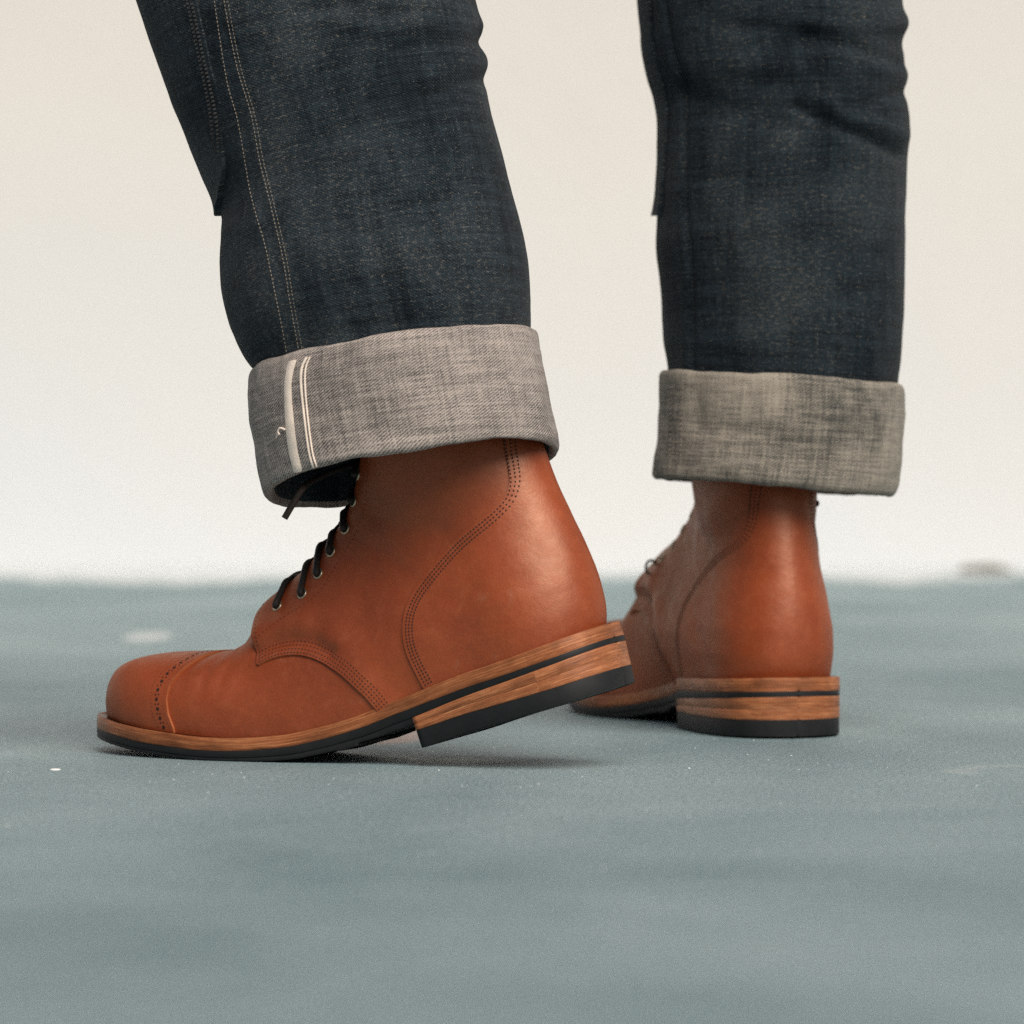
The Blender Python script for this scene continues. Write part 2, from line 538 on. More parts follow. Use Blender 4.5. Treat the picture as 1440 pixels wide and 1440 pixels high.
# flat pose (boot standing on its heel): same arc length, other curve
FLAT_S = np.linspace(-45, 345, 800)
_fz = spline([(-45, 38.0), (0, 35.0), (50, 32.2), (100, 29.6), (130, 26.3), (160, 20.4), (190, 15.4), (217, 13.4), (243, 13.8), (272, 16.6), (302, 20.8), (320, 23.4), (345, 27)], 800)
FLAT_Z = np.interp(FLAT_S, _fz[:, 0], _fz[:, 1])
_dz = np.gradient(FLAT_Z, FLAT_S)
FLAT_U = np.concatenate([[0], np.cumsum(np.sqrt(np.maximum(0, 1 - _dz ** 2))[:-1] * np.diff(FLAT_S))])
FLAT_U -= np.interp(0, FLAT_S, FLAT_U)
FLAT_T = np.stack([np.gradient(FLAT_U), np.gradient(FLAT_Z)], -1)
FLAT_T /= np.linalg.norm(FLAT_T, axis=1)[:, None]
def flatten(P):
    """local points of the bent boot -> the same boot standing flat"""
    q = P[:, [0, 2]]
    idx = np.empty(len(q), int)
    for a in range(0, len(q), 4000):
        d = ((q[a:a + 4000, None] - SOLE[None, ::2]) ** 2).sum(-1)
        idx[a:a + 4000] = d.argmin(1) * 2
    idx = np.clip(idx, 1, len(SOLE) - 2)
    d = q - SOLE[idx]
    ds = (d * SOLE_T[idx]).sum(1)
    h_ = (d * SOLE_N[idx]).sum(1)
    s = SOLE_S[idx] + ds
    j = int(np.argmin(np.abs(SOLE_S - 60.)))
    g0 = lambda a: np.interp(60., FLAT_S, a)
    dr = q - SOLE[j]
    a_, b_ = dr @ SOLE_T[j], dr @ SOLE_N[j]
    rig = np.stack([g0(FLAT_U) + g0(FLAT_T[:, 0]) * a_ - g0(FLAT_T[:, 1]) * b_, g0(FLAT_Z) + g0(FLAT_T[:, 1]) * a_ + g0(FLAT_T[:, 0]) * b_], -1)
    sm = lambda x: np.clip(x, 0, 1) ** 2 * (3 - 2 * np.clip(x, 0, 1))
    wr = sm((h_ - 10) / 38) * sm((228 - s) / 26)
    f = lambda a: np.interp(s, FLAT_S, a)
    tu, tz = f(FLAT_T[:, 0]), f(FLAT_T[:, 1])
    return np.stack([(f(FLAT_U) - tz * h_) * (1 - wr) + rig[:, 0] * wr, P[:, 1], (f(FLAT_Z) + tu * h_) * (1 - wr) + rig[:, 1] * wr], -1)

# rings of the upper: top point T, bottom point B (u, z), then half breadths near the top, at the widest, at the bottom, and at the very end
RINGS = [
    (301.2, 25, 301, 19, 1, 2, 1.5, 1.5),
    (300.6, 31, 300.2, 18, 5, 9, 7.5, 7.5),
    (298.4, 38.5, 296.5, 17, 12, 19, 16.5, 16.5),
    (292.5, 46.0, 289, 16, 19, 28, 25, 25),
    (282.5, 50.6, 278, 15, 25, 35.5, 32.5, 32.5),
    (268.5, 53.0, 265, 13.5, 28.5, 40.5, 37.5, 37.5),
    (253, 53.8, 250, 12.5, 30, 43.5, 41, 41),
    (238, 54.5, 232, 10.5, 30, 45, 43, 43),
    (228, 56.6, 212, 10.5, 28.5, 44.5, 43, 43),
    (221.5, 58.6, 190, 11, 27, 42.5, 40.5, 40.5),
    (215.2, 63.5, 165, 15, 22, 39, 35.5, 35.5),
    (209.5, 74, 140, 22, 18.5, 36, 32, 32),
    (200.5, 85.5, 112, 32, 17.5, 34.8, 31, 31),
    (190, 94, 80, 44, 17.5, 34.8, 33, 33),
    (177.5, 104, 45, 56.5, 18, 35, 34, 34),
    (166.5, 116, 22, 58.5, 18.5, 34.5, 29.5, 29.5),
    (162.8, 120.5, 14.5, 57, 19, 34.4, 22.5, 22),
    (160.8, 123, 11.4, 56.2, 19, 34.3, 16, 12),
    (159.8, 124.3, 10.4, 56.2, 19, 34.2, 17, 0),
    (158, 126.6, 10.2, 66.5, 19, 34.2, 18, 0),
    (154.8, 131.5, 10.2, 80, 20, 34, 19, 0),
    (150.5, 141, 13.0, 93.5, 21.5, 34, 19, 0),
    (146.5, 153, 18.6, 108.5, 24, 34, 19, 0),
    (142.5, 166, 27.0, 125.5, 27, 34.5, 20, 0),
    (139, 181, 38.5, 148, 32, 35.5, 21, 0),
    (136.5, 193, 46.5, 167, 33, 36.5, 22, 0),
    (134.5, 206, 54, 182, 34, 37, 22, 0),
    (133, 215, 60, 198, 34, 37, 23, 0)]
NS, NH = 300, 90
def build_upper():
    rg = np.array(RINGS, float)
    # smooth along the rings, evenly by the travel of T and B together
    key = np.concatenate([[0], np.cumsum(np.sqrt((np.diff(rg[:, :4], axis=0) ** 2).sum(1)))])
    x = np.linspace(0, key[-1], NS)
    m = np.gradient(rg, key, axis=0)
    i = np.clip(np.searchsorted(key, x) - 1, 0, len(key) - 2)
    h_ = (key[i + 1] - key[i])[:, None]
    s = ((x - key[i]) / (key[i + 1] - key[i]))[:, None]
    r = (2 * s ** 3 - 3 * s ** 2 + 1) * rg[i] + (s ** 3 - 2 * s ** 2 + s) * h_ * m[i] + (-2 * s ** 3 + 3 * s ** 2) * rg[i + 1] + (s ** 3 - s ** 2) * h_ * m[i + 1]
    # light smoothing to remove tangent kinks
    for _ in range(3):
        r[1:-1] = .25 * r[:-2] + .5 * r[1:-1] + .25 * r[2:]
    # cubic B-spline half section
    from numpy import array as arr
    def half(row):
        Wt, Wm, Wb, We = row[4:8]
        cp = arr([(0, 0), (0, .45 * Wt), (.05, .95 * Wt), (.25, .5 * (Wt + Wm) + .05 * Wm), (.55, Wm), (.87, .5 * (Wm + max(Wb, .93 * Wm))), (1., Wb), (1., We)])
        kn = np.concatenate([[0] * 3, np.linspace(0, 1, len(cp) - 2), [1] * 3])
        t = np.linspace(0, 1 - 1e-9, NH)
        N = [((t >= kn[j]) & (t < kn[j + 1])).astype(float) for j in range(len(kn) - 1)]
        for d in range(1, 4):
            for j in range(len(kn) - 1 - d):
                a = kn[j + d] - kn[j]; b_ = kn[j + d + 1] - kn[j + 1]
                N[j] = (N[j] * (t - kn[j]) / a if a > 0 else 0) + (N[j + 1] * (kn[j + d + 1] - t) / b_ if b_ > 0 else 0)
        return sum(np.outer(N[j], cp[j]) for j in range(len(cp)))
    P = np.empty((NS, 2 * NH - 1, 3))
    for a in range(NS):
        hs = half(r[a])
        T, B = r[a, 0:2], r[a, 2:4]
        uz = T + hs[:, :1] * (B - T)
        ub = np.clip(r[a, 2], 0, 312)
        so, si = outline(ub, 1), outline(ub, -1)
        mean = .5 * (so + si) + 1e-6
        sole = np.clip((16 - 0) / 16., 0, 1) * (1. if r[a, 7] > .5 * r[a, 6] else 0.)
        fo = 1 + (so / mean - 1) * hs[:, 0] * sole
        fi = 1 + (si / mean - 1) * hs[:, 0] * sole
        P[a, NH - 1:, 0] = uz[:, 0]; P[a, NH - 1:, 2] = uz[:, 1]; P[a, NH - 1:, 1] = hs[:, 1] * fo
        P[a, :NH, 0] = uz[::-1, 0]; P[a, :NH, 2] = uz[::-1, 1]; P[a, :NH, 1] = -(hs[:, 1] * fi)[::-1]
    return P
UP = build_upper()
def heel_cup(P):
    """half breadth of the rear of the upper from its plan at each height: a round cup below, a narrower ankle above"""
    f = P.reshape(-1, 3).copy()
    q = flatten(f)
    last = np.where(np.abs(P[:, -1, 1]) > .3)[0].max()
    r = flatten(P[last + 1:, -1])          # the back line of the boot
    o_ = np.argsort(r[:, 2])
    d = np.maximum(0, q[:, 0] - np.interp(q[:, 2], r[o_, 2], r[o_, 0]))
    h_ = q[:, 2] - 33
    wm = np.interp(h_, [-6, 0, 14, 28, 45, 62, 80, 105, 130, 160], [30.6, 31.2, 32.3, 32.0, 29.8, 27.4, 27.0, 29.6, 32.2, 34.0])
    a = np.interp(h_, [0, 30, 60, 100, 150], [37, 41, 46, 50, 54])
    W_ = wm * np.sqrt(np.maximum(0, 1 - np.maximum(0, 1 - d / a) ** 2.0))
    g = np.interp(h_, [0, 22, 45, 70, 100, 130, 170], [1, 1, .95, .84, .84, .93, 1.0])
    wgt = np.clip((165 - q[:, 0]) / 50, 0, 1)
    fan = np.abs(f[:, 1]) * (1 + (g - 1) * wgt)
    t = np.clip((96 - d) / 46, 0, 1)
    t = t * t * (3 - 2 * t) * np.clip((118 - q[:, 0]) / 20, 0, 1)
    f[:, 1] = np.sign(f[:, 1]) * (fan * (1 - t) + W_ * t)
    f[:, 1] = np.where(np.abs(P.reshape(-1, 3)[:, 1]) < 1e-3, 0, f[:, 1])
    return f.reshape(P.shape)
UP = heel_cup(UP)

def normals_grid(P):
    du = np.gradient(P, axis=0)
    dv = np.gradient(P, axis=1)
    N = np.cross(du, dv)
    N /= np.linalg.norm(N, axis=-1)[..., None] + 1e-12
    return N
UN = normals_grid(UP)
mid_pt = np.array([150, 0, 60.])
if (UN[60, NH + 40] @ np.array([0, 1, 0])) < 0:
    UN = -UN
    FLIP = True
else:
    FLIP = False

def gauss_line(q, line, width):
    """exp falloff of q (N x 2) from a polyline"""
    line = np.asarray(line, float)
    best = np.full(len(q), 1e9)
    for a, b in zip(line[:-1], line[1:]):
        d = b - a
        t = np.clip(((q - a) @ d) / (d @ d + 1e-9), 0, 1)
        best = np.minimum(best, ((q - a - t[:, None] * d) ** 2).sum(1))
    return np.exp(-best / width ** 2)

def vnoise(q, scale, seed):
    """smooth value noise, N x 3 -> N in -1..1"""
    rs = np.random.default_rng(seed)
    tab = rs.uniform(-1, 1, (32, 32, 32))
    p = q / scale
    i = np.floor(p).astype(int)
    f = p - i
    f = f * f * (3 - 2 * f)
    o = 0
    for dx in (0, 1):
        for dy in (0, 1):
            for dz in (0, 1):
                wgt = (f[:, 0] if dx else 1 - f[:, 0]) * (f[:, 1] if dy else 1 - f[:, 1]) * (f[:, 2] if dz else 1 - f[:, 2])
                o = o + wgt * tab[(i[:, 0] + dx) % 32, (i[:, 1] + dy) % 32, (i[:, 2] + dz) % 32]
    return o

# creases of worn leather
_q = UP.reshape(-1, 3)[:, [0, 2]]
_side = np.clip(np.abs(UP.reshape(-1, 3)[:, 1]) / 25, 0, 1)
disp = 2.6 * gauss_line(_q, [(196, 66), (184, 71), (170, 74)], 8) * _side \
     - 2.6 * gauss_line(_q, [(197, 58.5), (186, 62.5), (174, 65), (162, 64), (150, 59)], 4.5) * _side \
     + 1.6 * gauss_line(_q, [(150, 66), (138, 58), (128, 48)], 9) * _side \
     - 1.2 * gauss_line(_q, [(128, 130), (106, 124), (88, 122)], 8) * _side \
     + 1.0 * gauss_line(_q, [(84, 140), (70, 152), (66, 168)], 11) * _side \
     - .9 * gauss_line(_q, [(146, 108), (136, 92), (131, 74)], 10) * _side \
     - .35 * np.exp(-((UP.reshape(-1, 3)[:, 0] - 224 - .02 * UP.reshape(-1, 3)[:, 1]) / 3.2) ** 2) * np.clip((UP.reshape(-1, 3)[:, 2] - 26) / 14, 0, 1) \
     + .25 * np.exp(-((UP.reshape(-1, 3)[:, 0] - 230) / 3.5) ** 2) * np.clip((UP.reshape(-1, 3)[:, 2] - 30) / 14, 0, 1) \
     - .4 * np.exp(-((UP.reshape(-1, 3)[:, 0] - 214) / 3.0) ** 2) * np.clip((UP.reshape(-1, 3)[:, 2] - 30) / 14, 0, 1) \
     + .35 * vnoise(UP.reshape(-1, 3), 26, 3) + .18 * vnoise(UP.reshape(-1, 3), 11, 4)
UP = UP + UN * disp.reshape(NS, -1)[..., None]
UN2 = normals_grid(UP)
UN = -UN2 if FLIP else UN2
_w = np.abs(UP[:, -1, 1]) < .3
for c_ in (0, -1):
    n_ = UN[:, c_].copy()
    n_[:, 1] = 0
    n_[n_[:, 0] > -.3] = (-.95, 0, .3)
    n_ /= np.linalg.norm(n_, axis=1)[:, None]
    UN[_w, c_] = n_[_w]
for _ in range(4):
    for sl in (slice(0, 10), slice(-10, None)):
        k0 = np.where(_w)[0].min() - 6
        B_ = UN[k0:, sl]
        B_[1:-1] = .25 * B_[:-2] + .5 * B_[1:-1] + .25 * B_[2:]
        UN[k0:, sl] = B_ / np.linalg.norm(B_, axis=-1)[..., None]
arc = np.zeros((NS, 2 * NH - 1))
seg = np.linalg.norm(np.diff(UP, axis=1), axis=-1)
arc[:, NH:] = np.cumsum(seg[:, NH - 1:], 1)
arc[:, :NH - 1] = -np.cumsum(seg[:, :NH - 1][:, ::-1], 1)[:, ::-1]
ringi = np.repeat(np.arange(NS)[:, None], 2 * NH - 1, 1).astype(float)
BASE = np.concatenate([UP.reshape(-1, 3), UN.reshape(-1, 3), arc.reshape(-1, 1), ringi.reshape(-1, 1)], 1)
BT = grid_tris(NS, 2 * NH - 1)
if not FLIP:
    pass
# consistent winding: triangle normal along the vertex normal
_t = BT[len(BT) // 3]
_n = np.cross(BASE[_t[1], :3] - BASE[_t[0], :3], BASE[_t[2], :3] - BASE[_t[0], :3])
if _n @ BASE[_t[0], 3:6] < 0:
    BT = BT[:, [0, 2, 1]]

def side_of(q, line):
    """signed distance to an open polyline, positive on its left"""
    line = np.asarray(line, float)
    best = np.full(len(q), 1e18)
    sg = np.ones(len(q))
    ext = np.concatenate([[line[0] + (line[0] - line[1]) * 40], line, [line[-1] + (line[-1] - line[-2]) * 40]])
    for a, b in zip(ext[:-1], ext[1:]):
        d = b - a
        t = np.clip(((q - a) @ d) / (d @ d + 1e-12), 0, 1)
        r = q - a - t[:, None] * d
        dd = (r ** 2).sum(1)
        cr = d[0] * (q[:, 1] - a[1]) - d[1] * (q[:, 0] - a[0])
        m = dd < best - 1e-9
        best = np.where(m, dd, best)
        sg = np.where(m, np.sign(cr), sg)
    return np.sqrt(best) * sg

CAP = np.array([(5, 239), (12, 239.6), (17, 240.2), (24, 243.2), (32, 244.8), (39, 244.6), (45.5, 241.8), (50, 238.6), (53.5, 236.6), (60, 236.2)])
def cap_u(z):
    return np.interp(z, CAP[:, 0], CAP[:, 1])
VAMP = spline([(194.4, 50.4), (186.6, 54.0), (175.5, 56.6), (164.0, 56.4), (152.5, 53.0), (140.9, 47.6), (130.1, 39.5), (124.5, 34.0), (117, 25)], 70)
FRONT = spline([(214, 96), (208.5, 87), (206, 79), (204.3, 73), (201, 67), (199.2, 62), (197.6, 56.6), (194.4, 50.4)], 44)
COUNTER = spline([(64, 215), (60, 190), (56, 169.0), (52.3, 153.1), (51.6, 146.9), (53.6, 139.5), (61.8, 131.1), (78.5, 117.5), (94.6, 100.0), (102.9, 87.5), (105.4, 74.9), (102.9, 61.5), (97.4, 49.5), (91, 38)], 120)
QLINE = np.concatenate([FRONT, VAMP[1:]])
EYE = [(190.5, 82.1, 20.6), (174.3, 89.1, 22.4), (166.0, 99.7, 19.4), (159.8, 111.0, 16.8), (151.6, 122.9, 15.4), (147, 137.1, 14.8), (143.5, 151, 15), (140.5, 167, 16)]
FACING = spline([(197.7, 65.3), (187.0, 73.5), (173.2, 82.0), (162.3, 90.2), (152.3, 107.4), (144.5, 119), (138.3, 133.6), (133, 155)], 60)

def field(A, name):
    q = A[:, [0, 2]]
    if name == 'cap':
        return A[:, 0] - cap_u(A[:, 2])
    if name == 'quarter':
        return -side_of(q, QLINE)
    if name == 'gap':
        return np.abs(A[:, 6]) - 9.0
    if name == 'counter':
        return -side_of(q, COUNTER)
def sign_fix():
    q = np.array([[140., 100.]])
    return np.sign(-side_of(q, QLINE))[0], np.sign(-side_of(np.array([[30., 90.]]), COUNTER))[0]
SQ, SC = sign_fix()

def parts_of_upper():
    o = {}
    A, T = clip(BASE, BT, 7.0 - SQ * field(BASE, 'quarter'))
    o['vamp'] = shell(A[:, :3], A[:, 3:6], T, 0., -1.2) + ((A, T, 0.),)
    A, T = clip(BASE, BT, field(BASE, 'cap'))
    o['toe_cap'] = shell(A[:, :3], A[:, 3:6], T, 1.5, -.5, .9) + ((A, T, 1.5),)
    A, T = clip(BASE, BT, SQ * field(BASE, 'quarter'))
    A, T = clip(A, T, field(A, 'gap'))
    fl = 1.5 + 1.9 * gauss_line(A[:, [0, 2]], FRONT[:30], 9) * np.clip((A[:, 2] - 52) / 14, 0, 1)
    o['quarter'] = shell(A[:, :3], A[:, 3:6], T, fl, -.6, .6) + ((A, T, fl[:, None]),)
    A, T = clip(BASE, BT, SC * field(BASE, 'counter'))
    o['heel_counter'] = shell(A[:, :3], A[:, 3:6], T, 2.7, .8, .7) + ((A, T, 2.7),)
    A, T = clip(BASE, BT, 24. - np.abs(BASE[:, 6]))
    A, T = clip(A, T, A[:, 7] - NS * .36)
    o['tongue'] = shell(A[:, :3], A[:, 3:6], T, .2, -1.5) + ((A, T, .2),)
    return o
UPPER = parts_of_upper()

def bvh(V, F):
    return BVHTree.FromPolygons([tuple(v) for v in V], [tuple(int(i) for i in f) for f in F])
PB = {k_: bvh(UPPER[k_][3][0][:, :3] + UPPER[k_][3][0][:, 3:6] * UPPER[k_][3][2], UPPER[k_][3][1]) for k_ in ('quarter', 'heel_counter', 'toe_cap', 'vamp')}

def side_hit(tree, u, z, side):
    r = tree.ray_cast(Vector((u, 120 * side, z)), Vector((0, -side, 0)), 118)
    return (None, None) if r[0] is None else (np.array(r[0]), np.array(r[1]))

def frame(n):
    n = n / np.linalg.norm(n)
    a = np.cross(n, [0.3, .1, .9])
    a /= np.linalg.norm(a)
    return a, np.cross(n, a), n

def torus(p, n, R_, r_, nu=20, nv=8):
    a, b, c = frame(n)
    th = np.linspace(0, 2 * np.pi, nu, endpoint=False)
    ph = np.linspace(0, 2 * np.pi, nv, endpoint=False)
    rad = a[None] * np.cos(th)[:, None] + b[None] * np.sin(th)[:, None]
    V = p + rad[:, None] * (R_ + r_ * np.cos(ph))[None, :, None] + c * (r_ * np.sin(ph))[None, :, None]
    i = np.arange(nu)[:, None]; j = np.arange(nv)[None]
    A_ = i * nv + j; B_ = ((i + 1) % nu) * nv + j; C_ = ((i + 1) % nu) * nv + (j + 1) % nv; D_ = i * nv + (j + 1) % nv
    F = np.concatenate([np.stack([A_, B_, C_], -1).reshape(-1, 3), np.stack([A_, C_, D_], -1).reshape(-1, 3)])
    return V.reshape(-1, 3), F

def disc(p, n, R_, nu=16):
    a, b, c = frame(n)
    th = np.linspace(0, 2 * np.pi, nu, endpoint=False)
    V = np.concatenate([[p], p + R_ * (a[None] * np.cos(th)[:, None] + b[None] * np.sin(th)[:, None])])
    j = np.arange(nu)
    return V, np.stack([0 * j, 1 + j, 1 + (j + 1) % nu], -1)

def bead(mesh, p, t, n, L_, W_, H_):
    """a low pointed stitch lying on the surface"""
    t = t / (np.linalg.norm(t) + 1e-9)
    n = n - t * (n @ t)
    n /= np.linalg.norm(n) + 1e-9
    s = np.cross(n, t)
    V = [p - t * L_ / 2 - n * .15, p + t * L_ / 2 - n * .15]
    for f_ in (-.25, .25):
        c = p + t * L_ * f_
        V += [c + s * W_ / 2 - n * .1, c + n * H_, c - s * W_ / 2 - n * .1]
    F = [(0, 3, 2), (0, 4, 3), (2, 3, 6), (2, 6, 5), (3, 4, 7), (3, 7, 6), (5, 6, 1), (6, 7, 1)]
    mesh.add(np.array(V), np.array(F))

def offset_curve(line, off, spacing):
    n = max(4, int(np.linalg.norm(np.diff(line, axis=0), axis=1).sum() / spacing))
    c = spline(line[::max(1, len(line) // 25)], n)
    t = np.gradient(c, axis=0)
    t /= np.linalg.norm(t, axis=1)[:, None]
    return c + np.stack([-t[:, 1], t[:, 0]], -1) * off, t

def row(mesh, tree, line, off, spacing, L_=1.6, W_=1.25, H_=.3, sides=(1, -1)):
    c, t = offset_curve(line, off, spacing)
    for sd_ in sides:
        for q, d in zip(c, t):
            p, n = side_hit(tree, q[0], q[1], sd_)
            p2, n2 = side_hit(tree, q[0] + d[0] * .8, q[1] + d[1] * .8, sd_)
            if p is None or p2 is None or np.linalg.norm(p2 - p) > 4:
                continue
            if n @ np.array([0, sd_, 0]) < 0:
                n = -n
            bead(mesh, p, p2 - p, n, L_, W_, H_)

def radial_row(mesh, tree, u, spacing, L_, W_, H_, a0=-92, a1=92, z0=18., along=True, hole=False, phase=0.):
    al = np.radians(np.linspace(a0, a1, 160))
    pts = []
    for a in al:
        d = Vector((0, math.sin(a), math.cos(a)))
        zc = 45.
        for _ in range(3):
            r = tree.ray_cast(Vector((cap_u(zc) + u, 0, z0)) + d * 90, -d, 89)
            if r[0] is None:
                break
            zc = r[0][2]
        if r[0] is not None:
            n = np.array(r[1])
            if n @ np.array(d) < 0:
                n = -n
            pts.append((np.array(r[0]), n))
    if len(pts) < 4:
        return
    P = np.array([p for p, _ in pts]); N = np.array([n for _, n in pts])
    s = np.concatenate([[0], np.cumsum(np.linalg.norm(np.diff(P, axis=0), axis=1))])
    for v in np.arange((s[-1] / 2 + phase) % spacing, s[-1], spacing):
        p = np.array([np.interp(v, s, P[:, i]) for i in range(3)])
        q = np.array([np.interp(v + .6, s, P[:, i]) for i in range(3)])
        n = np.array([np.interp(v, s, N[:, i]) for i in range(3)])
        if hole:
            mesh.add(*disc(p + n / np.linalg.norm(n) * .06, n, L_, 12))
        elif np.linalg.norm(q - p) > .05:
            bead(mesh, p, q - p if along else np.array([1., 0, 0]), n, L_, W_, H_)

st = Mesh()
sgnK = 1 if SC * field(np.array([[40, 0, 120., 0, 0, 0, 0, 0]]), 'counter')[0] > 0 else -1
def inner_sign(line, inside):
    c, t = offset_curve(line, 3.0, 5)
    j = len(c) // 2
    base, _ = offset_curve(line, 0., 5)
    return 1. if np.linalg.norm(c[j] - inside) < np.linalg.norm(base[j] - inside) else -1.
kc = inner_sign(COUNTER, np.array([30., 100.]))
kv = inner_sign(VAMP, np.array([150., 90.]))
kf = inner_sign(FRONT, np.array([180., 75.]))
for o_ in (2.0, 3.9, 5.8):
    row(st, PB['heel_counter'], COUNTER, kc * o_, 1.95)
for o_ in (1.6, 3.5, 5.4, 7.3):
    row(st, PB['quarter'], VAMP, kv * o_, 1.95, 1.5, 1.0, .22)
row(st, PB['quarter'], FRONT, kf * 2.0, 2.1, 1.4, .6, .2)
row(st, PB['quarter'], FACING, 0., 2.5, 1.6, .6, .2)
for u_ in (2.4, 10.5):
    radial_row(st, PB['toe_cap'], u_, 1.9, 1.2, .55, .15)
STITCH = st.get()
pf = Mesh()
radial_row(pf, PB['toe_cap'], 6.3, 5.2, 1.05, 0, 0, hole=True)
for u_ in (5.3, 7.3):
    radial_row(pf, PB['toe_cap'], u_, 5.2, .5, 0, 0, hole=True, phase=2.6)
PERF = pf.get()

# eyelets: on the grid vertex whose side view is nearest, about 15 mm round from the centre line
def eyelet_at(uz, side):
    A = UPPER['quarter'][3][0]
    cost = ((A[:, :3] - np.array([uz[0], uz[2] * side, uz[1]])) ** 2).sum(1)
    i = cost.argmin()
    return A[i, :3] + A[i, 3:6] * 1.6, A[i, 3:6]
EYES = {s_: [eyelet_at(e, s_) for e in EYE] for s_ in (1, -1)}

UB = bvh(UPPER['quarter'][0][:, :3], UPPER['quarter'][1])
TB = bvh(UPPER['tongue'][0][:, :3], UPPER['tongue'][1])
def build_lace(low, extra, r_=1.85):
    lm = Mesh()
    def lay(p0, n0, p1, n1, lift, sway):
        pts = [p0 - n0 * 2.6, p0 + n0 * (.6 if low > 0 else -1.2)]
        mid = .5 * (p0 + p1)
        nm = n0 + n1
        nm /= np.linalg.norm(nm)
        for f_ in np.linspace(.08, .56, 7):
            c = p0 * (1 - f_) + p1 * f_ + sway * math.sin(math.pi * min(1, f_ * 1.6)) * (f_ < .63)
            d = nm + (n0 * max(0, 1 - 2.2 * f_) + n1 * max(0, 2.2 * f_ - 1.2)) * .8
            d /= np.linalg.norm(d)
            best = 0.
            for tr_ in (UB, TB):
                r = tr_.ray_cast(Vector(c + d * 40), Vector(-d), 60)
                if r[0] is not None:
                    best = max(best, float((np.array(r[0]) - c) @ d))
            pts.append(c + d * (best + low + lift * math.sin(math.pi * f_)))
            if f_ < .1:
                pts[-1] = p0 + n0 * (2.0 if low > 0 else -1.2) + sway * .25
        pts.append(pts[-1] + (p1 - p0) * .10 - nm * 3.0)
        V, F = tube(spline(pts, 60), r_, 9)
        lm.add(V, F)
    for i in range(len(EYE) - 1):
        for s_ in (1, -1):
            up = EYES[s_][i + 1][0] - EYES[s_][i][0]
            lay(*EYES[s_][i], *EYES[-s_][i + 1], extra + (.9 if (s_ > 0) == (i % 2 == 0) else 0.), up * .12)
    return lm.get()
LACE = build_lace(1.0, .2)
LACE_LOW = build_lace(-3.0, -.6, 1.2)

# sole layers: thickness below the welt line, measured square to the sole
def depth_tab(tab, u):
    t = np.array(tab, float)
    return np.interp(u, t[:, 0], t[:, 1])
WELT_T = [(-10, 7.6), (20, 7.8), (73, 7.3), (116, 6.6), (170, 6.6), (218, 7.2), (262, 7.4), (312, 6.8)]
MID_T = [(-10, 2.9), (50, 3.6), (100, 4.8), (136, 4.6), (173, 4.2), (215, 3.4), (312, 3.4)]
TREAD_T = [(92, 3.2), (116, 3.6), (135.9, 2.6), (136.1, 3.9), (147.9, 3.9), (148.1, 3.1), (173, 2.8), (200, 1.9), (258, 2.0), (312, 2.0)]
STACK_T = [(-10, 13.2), (0, 13.0), (103, 7.0)]
TOP_T = [(-10, 9.3), (103, 9.9)]
d_welt = lambda u: depth_tab(WELT_T, u)
d_mid = lambda u: d_welt(u) + depth_tab(MID_T, u)
d_tread = lambda u: d_mid(u) + depth_tab(TREAD_T, u)
d_stack = lambda u: d_mid(u) + depth_tab(STACK_T, u)
d_top = lambda u: d_stack(u) + depth_tab(TOP_T, u)
d_half = lambda u: d_mid(u) + .52 * depth_tab(STACK_T, u)

